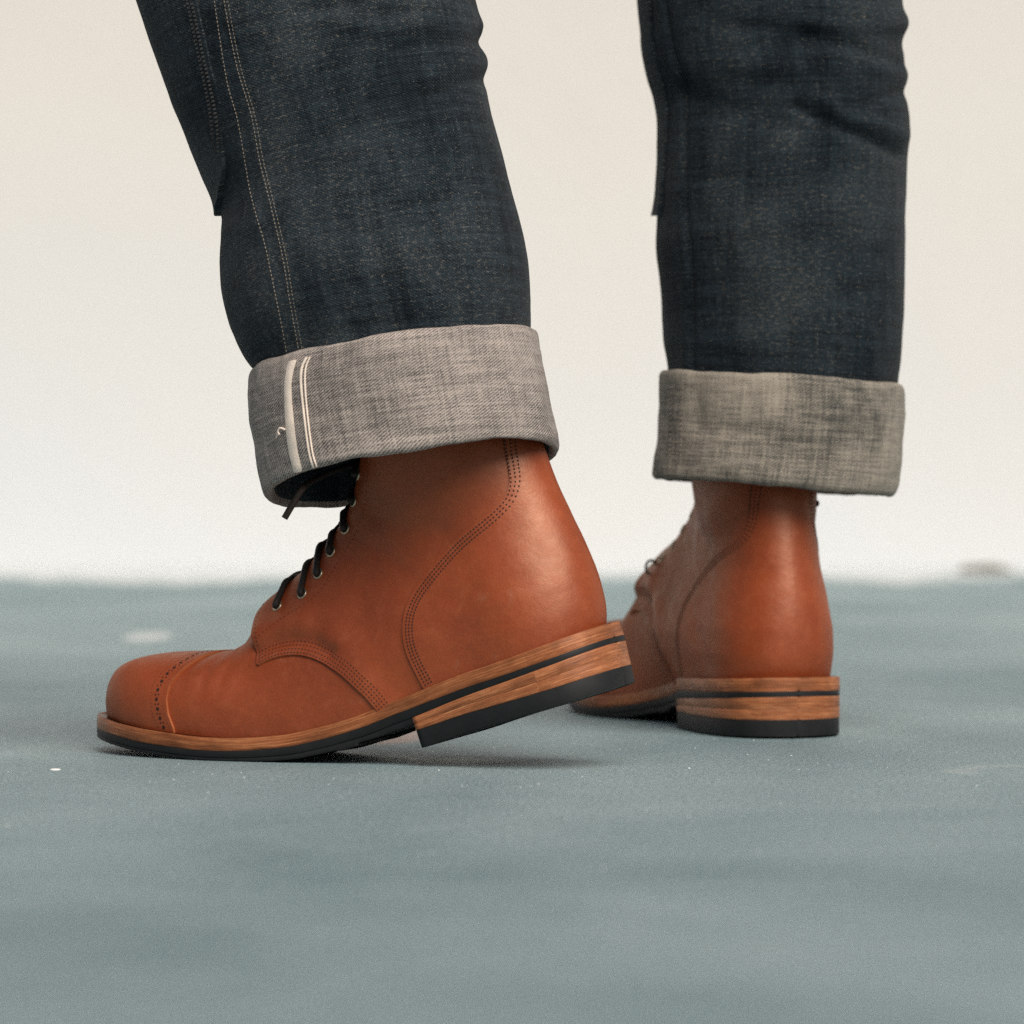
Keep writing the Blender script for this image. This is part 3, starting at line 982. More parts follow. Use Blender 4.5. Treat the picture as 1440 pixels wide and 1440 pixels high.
def layer(us, d0, d1, grow=0., bev=.5, cut=False, rough=0., seed=0, tilt=0.):
    """a closed band of the sole between two depths; us = stations from rear to front; a cut end is square"""
    us = np.asarray(us, float)
    C_, N_, S_ = sole_at(us)
    wo, wi = outline(us, 1), outline(us, -1)
    def edge(sgn, inset):
        w_ = np.maximum((wo if sgn > 0 else wi) + grow - inset, 0.)
        return sgn * w_
    D0, D1 = d0(us), d1(us)
    prof = [(D0, bev), (D0 + bev * .5, bev * .25), (D0 + bev * 1.1, 0.), (D0 * .5 + D1 * .5, 0.), (D1 - bev * 1.1, 0.), (D1 - bev * .5, bev * .25), (D1, bev)]
    n = len(us)
    order = [(1, i) for i in range(n)] + [(-1, i) for i in range(n - 1, -1, -1)]
    if cut != 'front':
        order.remove((-1, n - 1))
    if cut != 'rear':
        order.remove((-1, 0))
    pos = {k_: j for j, k_ in enumerate(order)}
    pos.setdefault((-1, n - 1), pos[(1, n - 1)])
    pos.setdefault((-1, 0), pos[(1, 0)])
    m = len(order)
    V, UV = [], []
    for D, ins in prof:
        for sgn, i in order:
            end = 0.
            if i == 0 and cut != 'rear':
                end = -(grow - ins)
            if i == n - 1 and cut != 'front':
                end = (grow - ins)
            T_ = np.array([N_[i, 1], -N_[i, 0]])
            p = C_[i] - N_[i] * D[i] + T_ * (end + tilt * max(0, D[i] - 9) * max(0, 1 - us[i] / 90))
            w_ = sgn * max((wo if sgn > 0 else wi)[i] + grow - ins, 0.) if (i, cut) in ((0, 'rear'), (n - 1, 'front')) or 0 < i < n - 1 else 0.
            V.append((p[0], w_, p[1]))
            UV.append((sgn * (S_[i] + .8 * abs(w_) * (S_[i] < 34)) * 1e-3, D[i] * 1e-3 + seed))
    V = np.array(V); UV = np.array(UV)
    if rough:
        V[:, 1] += rough * vnoise(V * np.array([1, .2, 3.]), 9, 11 + int(seed * 10)) * np.sign(V[:, 1])
    F = []
    for r_ in range(len(prof) - 1):
        a = r_ * m + np.arange(m); b = r_ * m + (np.arange(m) + 1) % m
        F.append(np.stack([a, b, b + m], -1)); F.append(np.stack([a, b + m, a + m], -1))
    for base, fl in ((0, False), ((len(prof) - 1) * m, True)):
        q = []
        for k_ in range(n - 1):
            a, b, c, d = pos[(1, k_)], pos[(1, k_ + 1)], pos[(-1, k_ + 1)], pos[(-1, k_)]
            if len({a, b, c}) == 3:
                q.append((a, b, c))
            if len({a, c, d}) == 3:
                q.append((a, c, d))
        q = np.array(q) + base
        F.append(q[:, ::-1] if fl else q)
    return V, np.concatenate(F), UV

def stations(a, b, n, round_a=True, round_b=True):
    t = np.linspace(0, 1, n)
    if round_a and round_b:
        t = (1 - np.cos(t * np.pi)) / 2
    elif round_a:
        t = 1 - np.cos(t * np.pi / 2)
    elif round_b:
        t = np.sin(t * np.pi / 2)
    return a + (b - a) * t
full = stations(1.5, 312, 140)
heel_u = stations(1.5, 103.5, 70, True, False)
SOLE_PARTS = {
    'welt': (layer(full, lambda u: 0 * u, d_welt, 0., .7, rough=.25, seed=.1), 'welt'),
    'midsole': (layer(full, d_welt, d_mid, -.35, .4, rough=.1, seed=.2), 'rubber_strip'),
    'outsole': (layer(np.unique(np.concatenate([stations(101.5, 312, 110, False, True), [135.9, 136.1, 147.9, 148.1]])), d_mid, d_tread, -.8, .5, cut='rear', seed=.3), 'rubber'),
}
HEEL_PARTS = [('heel_lift', layer(heel_u, d_mid, d_half, -.25, .35, cut='front', rough=.15, seed=.4, tilt=.11), 'stack'),
              ('heel_lift', layer(heel_u, d_half, d_stack, -.1, .35, cut='front', rough=.15, seed=.6, tilt=.11), 'stack'),
              ('top_lift', layer(heel_u, d_stack, d_top, -.3, .5, cut='front', rough=.1, seed=.8, tilt=.11), 'rubber')]

# ---------------------------------------------------------------- place a boot
NEAR_O, NEAR_YAW = (.0525, -.077), R(28)
FAR_O, FAR_YAW = (.1610, .150), R(71.5)
def roll(u, w):
    t = np.clip((205 - u) / 95, 0, 1)
    return (37 - w) * .075 * t * t * (3 - 2 * t)
def placer(O, yaw, far):
    Cc, Ss = math.cos(yaw), math.sin(yaw)
    lows = [p[0][0] for p in SOLE_PARTS.values()] + [p[1][0] for p in HEEL_PARTS]
    zmin = min((flatten(v) if far else v)[:, 2].min() for v in lows) if far else min(v[:, 2].min() for v in lows)
    def f(P):
        P = np.array(P, float)
        if not far:      # the lifted heel also rolls a little on to its outer edge
            P[:, 2] += roll(P[:, 0], P[:, 1])
        if far:
            P = flatten(P)
            w_ = -P[:, 1]
        else:
            w_ = P[:, 1]
        u, z = P[:, 0] * 1e-3, (P[:, 2] - zmin) * 1e-3
        w_ = w_ * 1e-3
        return np.stack([O[0] - u * Cc - w_ * Ss, O[1] + u * Ss - w_ * Cc, z], -1)
    return f

def build_boot(O, yaw, far, label):
    pl = placer(O, yaw, far)
    Cc, Ss = math.cos(yaw), math.sin(yaw)
    org = (O[0] - .15 * Cc, O[1] + .15 * Ss, 0.)
    root = empty('boot', org)
    tag(root, label, 'boot', 'pair of russet leather boots')
    fx = (lambda F: np.asarray(F)) if not far else (lambda F: np.asarray(F)[:, ::-1])
    # local frame (u,w,z)->(world) is mirrored for the nearer boot's axes
    det = np.linalg.det(np.array([[-Cc, -Ss, 0], [Ss, -Cc, 0], [0, 0, 1]]))
    def put(name, V, F, m, parent=root, fm=None, uv=None, smooth=True):
        return mesh_obj(name, pl(V), fx(F), m, parent, fm, smooth, uv, org)
    for nm in ('vamp', 'toe_cap', 'quarter', 'heel_counter', 'tongue'):
        V, F, fm, _ = UPPER[nm]
        mt = [M['lining'], M['lining']] if nm == 'tongue' else [M['vamp' if nm == 'vamp' else 'leather'], M['raw_edge']]
        o = put(nm, V, F, mt, fm=fm)
        if nm == 'toe_cap':
            pp = put('perforations', *PERF, M['hole'], o)
            pp['kind'] = 'stuff'
        if nm == 'quarter':
            for s_ in (1, -1):
                for p, n in EYES[s_]:
                    mm = Mesh()
                    mm.add(*torus(p, n, 2.6, .72))
                    e = put('eyelet', *mm.get(), M['brass'], o)
    for nm, ((V, F, UV), mt) in SOLE_PARTS.items():
        put(nm, V, F, M[mt], uv=UV)
    hv = HEEL_PARTS
    heel = None
    V, F, UV = hv[0][1]
    he = empty('heel', (0, 0, 0))
    he.parent = root
    for nm, (V, F, UV), mt in hv:
        put(nm, V, F, M[mt], he, uv=UV)
    sto = put('stitching', *STITCH, M['thread'])
    sto['kind'] = 'stuff'
    put('shoelace', *(LACE_LOW if far else LACE), M['lace'])
    hol = Mesh()
    for s_ in (1, -1):
        for p, n in EYES[s_]:
            hol.add(*disc(p + n * .08, n, 2.4))  # flat dark disc painted in as the shaded eyelet opening
    ho = put('eyelet_holes', *hol.get(), M['hole'])
    ho['kind'] = 'stuff'
    return root, org, pl

near_boot, near_org, near_pl = build_boot(NEAR_O, NEAR_YAW, False, 'russet leather cap toe boot in front, rolling on its toe with the heel lifted')
far_boot, far_org, far_pl = build_boot(FAR_O, FAR_YAW, True, 'russet leather boot behind at right, standing flat and seen from its heel')

# ---------------------------------------------------------------- trousers: tubes of cloth, from left/right edges measured at the depth of each leg
def at(px, py, Y):
    s = MM_PX * (CAM_D + Y) / CAM_D
    return np.array([(px - 720) * s, Y, CAM_H - (py - HOR) * s])
def pix(P):
    s = MM_PX * (CAM_D + P[..., 1]) / CAM_D
    return np.stack([720 + P[..., 0] / s, HOR + (CAM_H - P[..., 2]) / s], -1)

def cloth_tube(pairs, depth, tilt, nr, nc, ratio=.92, power=1.0, lin=False):
    """pairs = (left px, py, right px, py) -> grid nr x nc x 3"""
    e = []
    for i, (lx, ly, rx, ry) in enumerate(pairs):
        Y = depth(.5 * (ly + ry))
        l, r = at(lx, ly, Y), at(rx, ry, Y)
        e.append(np.concatenate([.5 * (l + r), .5 * (r - l)]))
    e = np.array(e)
    e = spline(e, nr) if not lin else e
    th = np.linspace(0, 2 * np.pi, nc, endpoint=False)
    c, s = np.cos(th), np.sin(th)
    ex = 2 / 2.25
    cx, sx = np.sign(c) * np.abs(c) ** ex, np.sign(s) * np.abs(s) ** ex
    a = np.linalg.norm(e[:, 3:], axis=1)
    b = a * ratio
    tl = tilt(pix(e[:, :3])[:, 1]) if callable(tilt) else np.full(nr, tilt)
    e2 = np.stack([0 * tl, 0 * tl + 1, tl], -1)
    P = e[:, None, :3] + cx[None, :, None] * e[:, None, 3:] + (sx[None] * b[:, None])[..., None] * e2[:, None]
    return P, th

def tube_normals(P):
    du = np.gradient(P, axis=0)
    dv = np.roll(P, -1, 1) - np.roll(P, 1, 1)
    N = np.cross(dv, du)
    N /= np.linalg.norm(N, axis=-1)[..., None] + 1e-12
    cen = P.mean(1, keepdims=True)
    if ((P - cen) * N).sum() < 0:
        N = -N
    return N

def tube_uv(P):
    ds = np.linalg.norm(np.roll(P, -1, 1) - P, axis=-1).mean(0)
    u = np.concatenate([[0], np.cumsum(ds)[:-1]])
    dv = np.linalg.norm(np.diff(P, axis=0), axis=-1).mean(1)
    v = np.concatenate([[0], np.cumsum(dv)])
    return np.stack(np.broadcast_arrays(u[None, :], v[:, None]), -1).reshape(-1, 2)

def tris_out(P, T, N):
    t = T[len(T) // 2]
    f = P.reshape(-1, 3)
    n = np.cross(f[t[1]] - f[t[0]], f[t[2]] - f[t[0]])
    return T if n @ N.reshape(-1, 3)[t[0]] > 0 else T[:, [0, 2, 1]]

def folds(P, N, th, spec, noise_amp, seed):
    """press folds into the near half of a tube: (polyline in photo px, width px, depth mm)"""
    q = pix(P).reshape(-1, 2)
    nearness = np.clip(.5 - 1.2 * np.sin(th), 0, 1)
    nearness = np.repeat(nearness[None], len(P), 0).ravel()
    d = np.zeros(len(q))
    for line, wd, amp in spec:
        d += amp * gauss_line(q, line, wd) * nearness
    f = P.reshape(-1, 3) * 1000
    d += noise_amp * vnoise(f, 34, seed) + .45 * noise_amp * vnoise(f, 14, seed + 1) + .12 * noise_amp * vnoise(f, 5, seed + 2)
    return P + N * (d * 1e-3).reshape(P.shape[:2])[..., None]

NEAR_LEG = [(384, 585, 745, 545), (372, 550, 744, 505), (358, 521, 746, 467), (340, 497, 747, 443), (323, 462, 745, 400), (314, 430, 740, 360), (309, 390, 731, 318), (309, 350, 721, 278),
            (312, 312, 711, 236), (306, 285, 701, 195), (292, 255, 690, 153), (274, 215, 682, 112), (260, 178, 683, 84), (246, 146, 675, 56), (236, 118, 676, 36), (213, 55, 668, -5), (192, -5, 656, -60), (165, -90, 640, -130), (130, -190, 620, -230), (100, -280, 600, -310)]
FAR_LEG = [(946, 600, 1256, 610), (941, 560, 1259, 570), (939, 521, 1262, 541), (934, 480, 1268, 489), (931, 425, 1271, 420), (928, 388, 1272, 379), (923, 344, 1273, 340), (925, 305, 1274, 291), (926, 248, 1276, 233),
           (928, 175, 1279, 175), (922, 137, 1274, 130), (913, 108, 1278, 102), (904, 67, 1269, 64), (902, 42, 1275, 32), (898, 0, 1268, 4), (896, -60, 1268, -60), (893, -150, 1266, -150), (888, -310, 1262, -310)]
near_depth = lambda py: -.038 + .030 * np.clip((500 - py) / 500, -.3, 2)
far_depth = lambda py: .205 + 0 * py

jeans = empty('jeans', (.02, .08, .26))
tag(jeans, 'dark indigo selvedge jeans with turned up cuffs over both boots', 'jeans')
J_ORG = tuple(jeans.location)

def close_top(V, T, nr, nc, top=True):
    base = (nr - 1) * nc
    c = len(V)
    V = np.concatenate([V, V[base:base + nc].mean(0)[None]])
    j = np.arange(nc)
    F = np.stack([np.full(nc, c), base + j, base + (j + 1) % nc], -1)
    return V, np.concatenate([T, F])

def build_leg(pairs, depth, tilt, mat, fold_spec, seed, label):
    nr, nc = 220, 260
    P, th = cloth_tube(pairs, depth, tilt, nr, nc)
    N = tube_normals(P)
    P = folds(P, N, th, fold_spec, .75, seed)
    N = tube_normals(P)
    T = tris_out(P, grid_tris(nr, nc, True), N)
    uv = tube_uv(P)
    V, F = close_top(P.reshape(-1, 3), T, nr, nc)  # unseen cap added to keep light out of the leg
    o = mesh_obj('trouser_leg', V, F, mat, jeans, uv=np.concatenate([uv, uv[-1:]]), origin=J_ORG)
    o['label'] = label
    return o, P, N, th, T, uv

SEAM_A = [(300, -20), (303, 12), (319, 113), (335, 173), (353, 274), (373, 346), (385, 403), (395.5, 455), (402, 490), (406, 510)]
SEAM_B = [(312, -20), (317, 12), (333, 93), (353, 161), (365, 225), (381, 290), (397.5, 362), (407.5, 423), (417.6, 479), (422, 505)]
near_folds = [
    ([(700, 40), (620, 30), (540, 45), (480, 30)], 13, 2.6), ([(700, 62), (630, 58), (560, 70)], 10, -2.4), ([(705, 88), (640, 92), (590, 110)], 13, 2.2), ([(690, 112), (640, 122), (600, 140)], 10, -1.8),
    ([(560, 20), (480, 10), (420, 15)], 14, -2.2),
    ([(520, 330), (545, 400), (560, 480)], 22, -2.6), ([(600, 500), (590, 420), (570, 360)], 20, 1.6), ([(660, 500), (655, 420), (650, 380)], 18, -1.0),
    ([(480, 500), (470, 420), (450, 350)], 22, 1.5), ([(430, 500), (420, 440)], 16, -1.5),
    ([(330, 470), (322, 400), (318, 340)], 14, -1.5), ([(640, 200), (560, 230), (500, 240)], 24, 1.2), ([(650, 270), (570, 290), (520, 280)], 22, -1.2),
    (SEAM_A, 6, .8), (SEAM_B, 6, .9)]
far_folds = [
    ([(1120, 150), (1142, 163), (1200, 188), (1262, 216)], 9, -3.6), ([(1140, 130), (1200, 165), (1270, 190)], 10, 2.2), ([(1190, 154), (1271, 130)], 9, -2.4),
    ([(1130, 48), (1200, 66), (1272, 92)], 10, -2.6), ([(1130, 30), (1200, 40), (1280, 34)], 12, 1.8), ([(960, 130), (1040, 160), (1120, 175)], 18, -2.2),
    ([(980, 20), (1060, 40), (1130, 60)], 16, -1.6), ([(1040, 90), (1120, 100)], 18, 1.6),
    ([(1196, 530), (1200, 470), (1190, 420)], 11, -2.0), ([(1225, 530), (1225, 470)], 12, 1.2), ([(1080, 520), (1085, 450), (1080, 380)], 26, 1.2), ([(1010, 520), (1015, 440), (1010, 360)], 22, -1.3),
    ([(1000, 250), (1080, 262), (1160, 250)], 16, -1.2), ([(1000, 300), (1100, 310), (1200, 290)], 20, 1.0),
    ([(935, 0), (947, 73), (963, 117), (964.5, 204), (964.5, 292), (973, 379), (975, 520)], 4, -1.4), ([(927, 0), (939, 73), (953, 117), (955, 204), (955, 292), (963, 379), (965, 520)], 6, 1.1)]
leg_n, LP, LN, Lth, LT, Luv = build_leg(NEAR_LEG, near_depth, -.20, M['denim'], near_folds, 21, 'leg in front, leaning left above the lifted boot')
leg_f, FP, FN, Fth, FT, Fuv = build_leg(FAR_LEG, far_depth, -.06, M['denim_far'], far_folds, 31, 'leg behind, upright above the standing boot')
T_near = bvh(LP.reshape(-1, 3), LT)
T_far = bvh(FP.reshape(-1, 3), FT)

CAMV = Vector((0, -CAM_D, CAM_H))
def hit(tree, px, py):
    d = (Vector(at(px, py, 0.)) - CAMV).normalized()
    r = tree.ray_cast(CAMV, d, 20)
    if r[0] is None:
        return None, None
    n = np.array(r[1])
    if n @ np.array(d) > 0:
        n = -n
    return np.array(r[0]), n

def cloth_stitch(mesh, tree, line, spacing, L_, W_, H_=.00035):
    n = int(np.linalg.norm(np.diff(np.array(line, float), axis=0), axis=1).sum() / spacing)
    c = spline(line, n)
    for a, b in zip(c[:-1], c[1:]):
        p, nn = hit(tree, *a)
        q, _ = hit(tree, *(a + (b - a) * .5))
        if p is None or q is None:
            continue
        t = (q - p)
        t /= np.linalg.norm(t) + 1e-9
        nn = nn - t * (nn @ t)
        nn /= np.linalg.norm(nn)
        s = np.cross(nn, t)
        V = [p - t * L_ / 2, p + t * L_ / 2]
        for f_ in (-.3, .3):
            k_ = p + t * L_ * f_
            V += [k_ + s * W_ / 2, k_ + nn * H_, k_ - s * W_ / 2]
        mesh.add(np.array(V) + nn * .00008, np.array([(0, 3, 2), (0, 4, 3), (2, 3, 6), (2, 6, 5), (3, 4, 7), (3, 7, 6), (5, 6, 1), (6, 7, 1)]))

m_ = Mesh()
cloth_stitch(m_, T_near, SEAM_A, 5.6, .0015, .00042)
cloth_stitch(m_, T_near, SEAM_B, 5.6, .0015, .00042)
cloth_stitch(m_, T_near, [(x + 5, y) for x, y in SEAM_B], 5.6, .0015, .00036)
o = mesh_obj('side_seam', *m_.get(), M['seam_thread'], leg_n, smooth=False, origin=J_ORG)
m_ = Mesh()
cloth_stitch(m_, T_far, [(935, 0), (947, 73), (963, 117), (964.5, 204), (964.5, 292), (973, 379), (976, 500)], 6, .0014, .0004)
o = mesh_obj('inner_seam', *m_.get(), M['faint_thread'], leg_f, smooth=False, origin=J_ORG)

# double knee panels: a second layer over the front of each leg, with its hem
def knee_panel(P, N, th, T, uv, mat, bound, hem, parent, name='knee_panel'):
    q = pix(P).reshape(-1, 2)
    A = np.concatenate([P.reshape(-1, 3), N.reshape(-1, 3), uv, np.repeat(th[None], len(P), 0).reshape(-1, 1), q], 1)
    A[:, 8] = np.where(A[:, 8] < .3, A[:, 8] + 2 * np.pi, A[:, 8])
    far_tri = (np.ptp(A[T][:, :, 8], axis=1) < 1)
    Tq = T[far_tri]
    b_ = np.array(bound, float)
    f1 = (np.interp(A[:, 10], b_[:, 0], b_[:, 1]) - A[:, 8])
    A1, T1 = clip(A, Tq, f1)
    A1, T1 = clip(A1, T1, A1[:, 8] - 1.75)
    h_ = np.array(hem, float)
    A1, T1 = clip(A1, T1, np.interp(A1[:, 8], h_[:, 0], h_[:, 1]) - A1[:, 10])
    lift = .0014 + .0022 * np.exp(-np.maximum(0, np.interp(A1[:, 8], h_[:, 0], h_[:, 1]) - A1[:, 10]) / 22.) * np.clip(1.2 - .9 * np.abs(A1[:, 8] - np.pi), 0, 1)
    V, F, fm = shell(A1[:, :3], A1[:, 3:6], T1, lift, -.0004, .0004)
    uvv = A1[:, 6:8]
    bv = np.unique(boundary(T1))
    uvx = np.concatenate([uvv, uvv[bv], uvv[bv], uvv[bv]]) + .13
    return mesh_obj(name, V, F, [mat, mat], parent, fm, uv=uvx, origin=J_ORG)

def theta_of(P, th, px, py):
    q = pix(P)
    near = np.where((th > np.pi) & (th < 2 * np.pi))[0]
    d = ((q[:, near] - np.array([px, py])) ** 2).sum(-1)
    return th[near[np.unravel_index(d.argmin(), d.shape)[1]]]
bn = [(-400, theta_of(LP, Lth, 279, 5))] + [(y, theta_of(LP, Lth, x, y)) for x, y in ((279, 5), (294, 75), (313, 161), (317, 225), (318, 300))]
tb = theta_of(LP, Lth, 317, 228)
knee_panel(LP, LN, Lth, LT, Luv, M['denim'], bn, [(1.5, 298), (np.pi - .15, 301), (np.pi + .12, 296), (np.pi + .3, 278), (tb, 230), (6, 226)], leg_n)
bf = [(-400, np.pi + .42), (0, np.pi + .42), (120, np.pi + .40), (310, np.pi + .25)]
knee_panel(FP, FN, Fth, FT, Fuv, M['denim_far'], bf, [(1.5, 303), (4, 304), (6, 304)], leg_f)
m_ = Mesh()
cloth_stitch(m_, T_near, [(268, 5), (283, 75), (301, 161), (306, 215)], 5.6, .0014, .00026, .0034)
cloth_stitch(m_, T_near, [(274, 5), (289, 75), (308, 161), (313, 222)], 5.6, .0014, .00026, .0034)
mesh_obj('knee_stitching', *m_.get(), M['faint_thread'], leg_n, smooth=False, origin=J_ORG)

# cuffs
def build_cuff(pairs, depth_c, tilt, mat, parent, seed, bulge, inner):
    nr, nc = 120, 240
    P, th = cloth_tube(pairs, depth_c, tilt, nr, nc, .95)
    N = tube_normals(P)
    f = P.reshape(-1, 3) * 1000
    q = pix(P).reshape(-1, 2)
    nearness = np.repeat(np.clip(.5 - 1.2 * np.sin(th), 0, 1)[None], nr, 0).ravel()
    d = .75 * vnoise(f, 30, seed) + .6 * vnoise(f, 12, seed + 1) + .22 * vnoise(f, 4.5, seed + 2)
    for line, wd, amp in bulge:
        d += amp * gauss_line(q, line, wd) * nearness
    V = (P + N * (d * 1e-3).reshape(nr, nc)[..., None])
    N = tube_normals(V)
    T = tris_out(V, grid_tris(nr, nc, True), N)
    uv = tube_uv(V)
    row_ = T.min(1) // nc
    o = mesh_obj('cuff', V.reshape(-1, 3), T, [mat, M['denim']], parent, fm=(row_ > nr * inner).astype(int), uv=uv, origin=J_ORG)  # inner rows get dark denim, painting in the shade inside the cuff
    return o, V, N, T
NEAR_CUFF = [(374, 560, 738, 510), (368, 535, 740, 485), (362, 522, 744, 468), (356, 519, 750, 464), (351, 525, 755, 467), (348.5, 538, 758, 478), (347.5, 560, 761.5, 500), (350, 590, 766.5, 532), (356, 625, 773, 566), (361, 655, 779, 598),
             (367, 682, 784, 619), (371, 694, 784.5, 628), (377, 699, 782, 634), (384, 696, 777, 633), (387, 680, 771, 620), (385, 640, 763, 590), (382, 590, 752, 545)]
FAR_CUFF = [(948, 570, 1250, 580), (945, 540, 1255, 552), (941, 526, 1259, 544), (936, 522, 1264, 541), (930, 525, 1269, 544), (928, 536, 1271.5, 554), (926.5, 567, 1271, 585), (922, 620, 1268, 635), (918, 648, 1265.5, 668), (916, 661, 1262, 686),
            (917, 669, 1257, 696), (923, 673, 1250, 699), (931, 669, 1243, 694), (935, 650, 1241, 675), (937, 610, 1245, 630)]
cuff_n, CP, CN, CT = build_cuff(NEAR_CUFF, lambda py: -.036 + 0 * py, lambda py: np.interp(py, [490, 640], [-.115, -.20]), M['denim_in'], leg_n, 41,
    [([(470, 490), (480, 560), (500, 640)], 30, -.9), ([(560, 480), (570, 560), (580, 630)], 34, .9), ([(690, 470), (700, 550), (705, 620)], 26, -.6), ([(760, 500), (764, 580), (776, 630)], 12, .8),
     ([(560, 612), (660, 610), (770, 606)], 8, -.6), ([(440, 650), (560, 632), (690, 615), (780, 610)], 9, .5)], .71)
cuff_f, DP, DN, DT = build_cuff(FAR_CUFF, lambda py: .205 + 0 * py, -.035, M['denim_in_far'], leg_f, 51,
    [([(950, 530), (952, 600), (945, 670)], 10, .7), ([(985, 600), (1060, 610), (1120, 630)], 22, -1.4), ([(1080, 570), (1160, 590), (1240, 580)], 26, .9), ([(1210, 545), (1215, 620), (1210, 690)], 14, -.7), ([(985, 530), (978, 560), (982, 600)], 10, -1.0)], .78)
T_cuff = bvh(CP.reshape(-1, 3), CT)
T_cuff_f = bvh(DP.reshape(-1, 3), DT)

def tape(name, lines, mat, parent, tree, lift, n=40, sub=5):
    """a strip of cloth tape between a left and a right edge line"""
    L_, R_ = spline(lines[0], n), spline(lines[1], n)
    V, ok = [], True
    for i in range(n):
        for j in range(sub):
            f_ = j / (sub - 1)
            p, nn = hit(tree, *(L_[i] * (1 - f_) + R_[i] * f_))
            if p is None:
                p, nn = V[-1][0], V[-1][1]
            V.append((p, nn))
    P = np.array([v[0] for v in V]); N = np.array([v[1] for v in V])
    N = N.reshape(n, sub, 3).mean(1, keepdims=True).repeat(sub, 1).reshape(-1, 3)
    N /= np.linalg.norm(N, axis=1)[:, None]
    prof = np.tile(np.array([.3, .9, 1, .9, .3][:sub]), n)
    T = grid_tris(n, sub)
    V1, F, fm = shell(P, N, T, prof * lift, -.0003, .0001)
    return mesh_obj(name, V1, F, mat, parent, origin=J_ORG)
tape('selvedge_tape', ([(406, 508), (401, 530), (400, 555), (402, 600), (406, 634), (413, 664)], [(417, 506), (411, 530), (410, 555), (414, 600), (418.5, 634), (425, 662)]), M['selvedge'], cuff_n, T_cuff, .0008)
tape('selvedge_cord', ([(429, 503), (422.5, 518), (421.5, 540), (425, 575), (429.5, 612), (434, 640), (439, 657)], [(433, 502), (426, 518), (425, 540), (428.3, 575), (432.5, 612), (437, 640), (442, 656.5)]), M['selvedge'], cuff_n, T_cuff, .0007)
tape('selvedge_cord', ([(435, 502), (428.7, 518), (427.8, 540), (430.5, 575), (434.8, 612), (439.3, 640), (444, 656)], [(437, 501.5), (431.2, 518), (430.2, 540), (432.8, 575), (437, 612), (441.5, 640), (446.5, 655)]), M['selvedge'], cuff_n, T_cuff, .0007)
# loose thread end
pts = []
for (x, y), l_ in zip([(402, 604), (397, 601), (395, 606), (397.5, 610), (393, 611), (391.5, 616)], (.0005, .0016, .002, .0022, .0018, .0014)):
    p, n = hit(T_cuff, x, y)
    pts.append(p + n * l_)
V, F = tube(spline(pts, 30), np.linspace(.0006, .0003, 30), 6)
mesh_obj('loose_thread', V, F, M['selvedge'], cuff_n, origin=J_ORG)
m_ = Mesh()
for dx in (0, 15):
    cloth_stitch(m_, T_cuff_f, [(945 + dx, 545), (943 + dx, 600), (942 + dx, 655)], 6.5, .0016, .0005)
mesh_obj('cuff_stitching', *m_.get(), M['cuff_thread'], cuff_f, smooth=False, origin=J_ORG)

# lace end hanging out of the nearer cuff
Yl = -.03
path = spline([at(530, 640, .0), at(490, 655, -.01), at(455, 668, -.02), at(428, 684, Yl), at(413, 707, Yl), at(400, 729, Yl)], 40)
rad = np.full(40, .0017)
V, F = tube(path[:30], rad[:30], 9)
mesh_obj('lace_end', V, F, M['lace'], near_boot, origin=near_org)
V, F = tube(path[28:], np.full(12, .0018), 9)
mesh_obj('lace_tip', V, F, M['lace_tip'], near_boot, origin=near_org)

c0 = at(916, 798, .30)
th = np.linspace(.4, 2 * np.pi - .5, 26)
ring = c0 + np.stack([.0032 * np.cos(th), .0012 * np.sin(2 * th), .0042 * np.sin(th)], -1)
V, F = tube(ring, .0008, 7)
mesh_obj('lace_loop', V, F, M['lace'], far_boot, origin=far_org)
V, F = tube(spline([at(1140, 706, .20), at(1147, 708, .198), at(1151, 711, .198)], 8), np.array([.0011, .0012, .0013, .0016, .002, .0022, .0018, .0008]), 8)
mesh_obj('lace_tip', V, F, M['lace'], far_boot, origin=far_org)

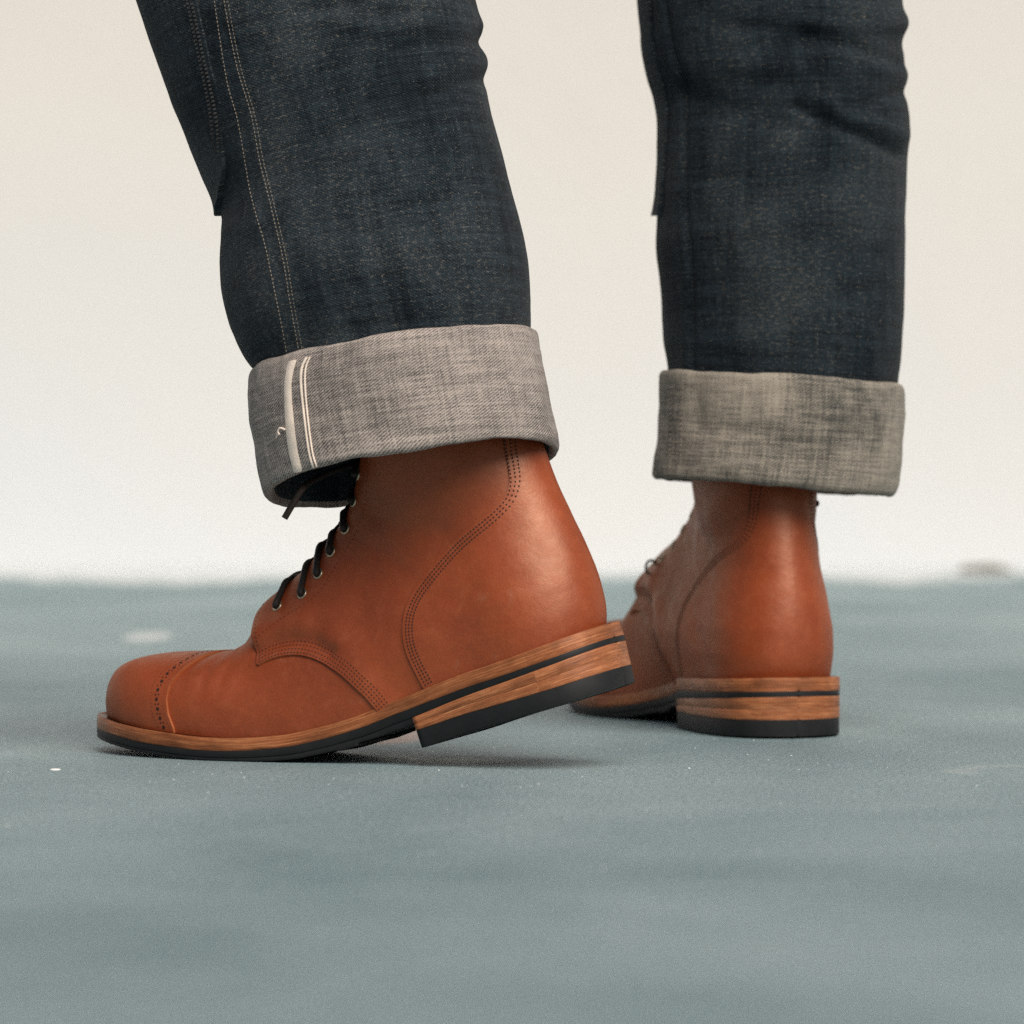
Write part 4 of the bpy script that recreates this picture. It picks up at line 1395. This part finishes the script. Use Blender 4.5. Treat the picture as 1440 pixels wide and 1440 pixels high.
# ---------------------------------------------------------------- small things on the ground
gm = Mesh()
for i in range(420):
    x, y = rng.uniform(-.36, .36), rng.uniform(-.75, .45)
    r_ = rng.uniform(.00018, .00050) * (1.7 if rng.random() < .06 else 1)
    a = rng.normal(size=(6, 3)) * .18 + np.array([(1, 0, 0), (0, 1, 0), (-1, 0, 0), (0, -1, 0), (0, 0, .8), (0, 0, -.5)])
    gm.add(a * r_ + np.array([x, y, r_ * .4]), np.array([(0, 1, 4), (1, 2, 4), (2, 3, 4), (3, 0, 4), (1, 0, 5), (2, 1, 5), (3, 2, 5), (0, 3, 5)]))
M['grit'] = plain('white_grit', (.72, .74, .72), .6, .2, 900, bump=0)
g_ = mesh_obj('grit', *gm.get(), M['grit'], smooth=False)
tag(g_, 'fine white grit scattered on the ground around the boots', None, None, 'stuff')

def lump(c, sx, sy, sz, seed, n=18):
    th = np.linspace(0, 2 * np.pi, n, endpoint=False)
    V, rr = [], [1., .92, .7, .35]
    for k_, r_ in enumerate(rr):
        z = sz * (0, .55, .9, 1.)[k_]
        for t in th:
            V.append((sx * r_ * math.cos(t), sy * r_ * math.sin(t), z))
    V = np.array(V)
    V[:, :2] *= (1 + .3 * vnoise(V * 1000 + 50, 11, seed))[:, None]
    V[:, 2] *= 1 + .45 * vnoise(V * 1000 + 50, 9, seed + 1)
    V = np.concatenate([V, [[0, 0, sz]]])
    F = grid_tris(4, n, True)
    j = np.arange(n)
    F = np.concatenate([F, np.stack([3 * n + j, 3 * n + (j + 1) % n, np.full(n, 4 * n)], -1)])
    V[:n, 2] = -.001
    return V + np.array(c), F
M['debris'] = plain('dry_tan_debris', (.115, .11, .085), .9, .5, 120)
V, F = lump((.447, 2.46, 0), .027, .020, .0055, 61)
d_ = mesh_obj('debris_clump', V, F, M['debris'])
tag(d_, 'small tan clump of dry debris on the ground by the wall at right', 'debris')
M['flake'] = plain('white_paint_flake', (.78, .79, .77), .7, .1, 500)
V, F = lump((-.2375, -.085, .0), .0030, .0042, .0006, 71, 12)
f_ = mesh_obj('paint_flake', V, F, M['flake'])
tag(f_, 'tiny white paint flake on the ground left of the boot toe', 'paint flake')
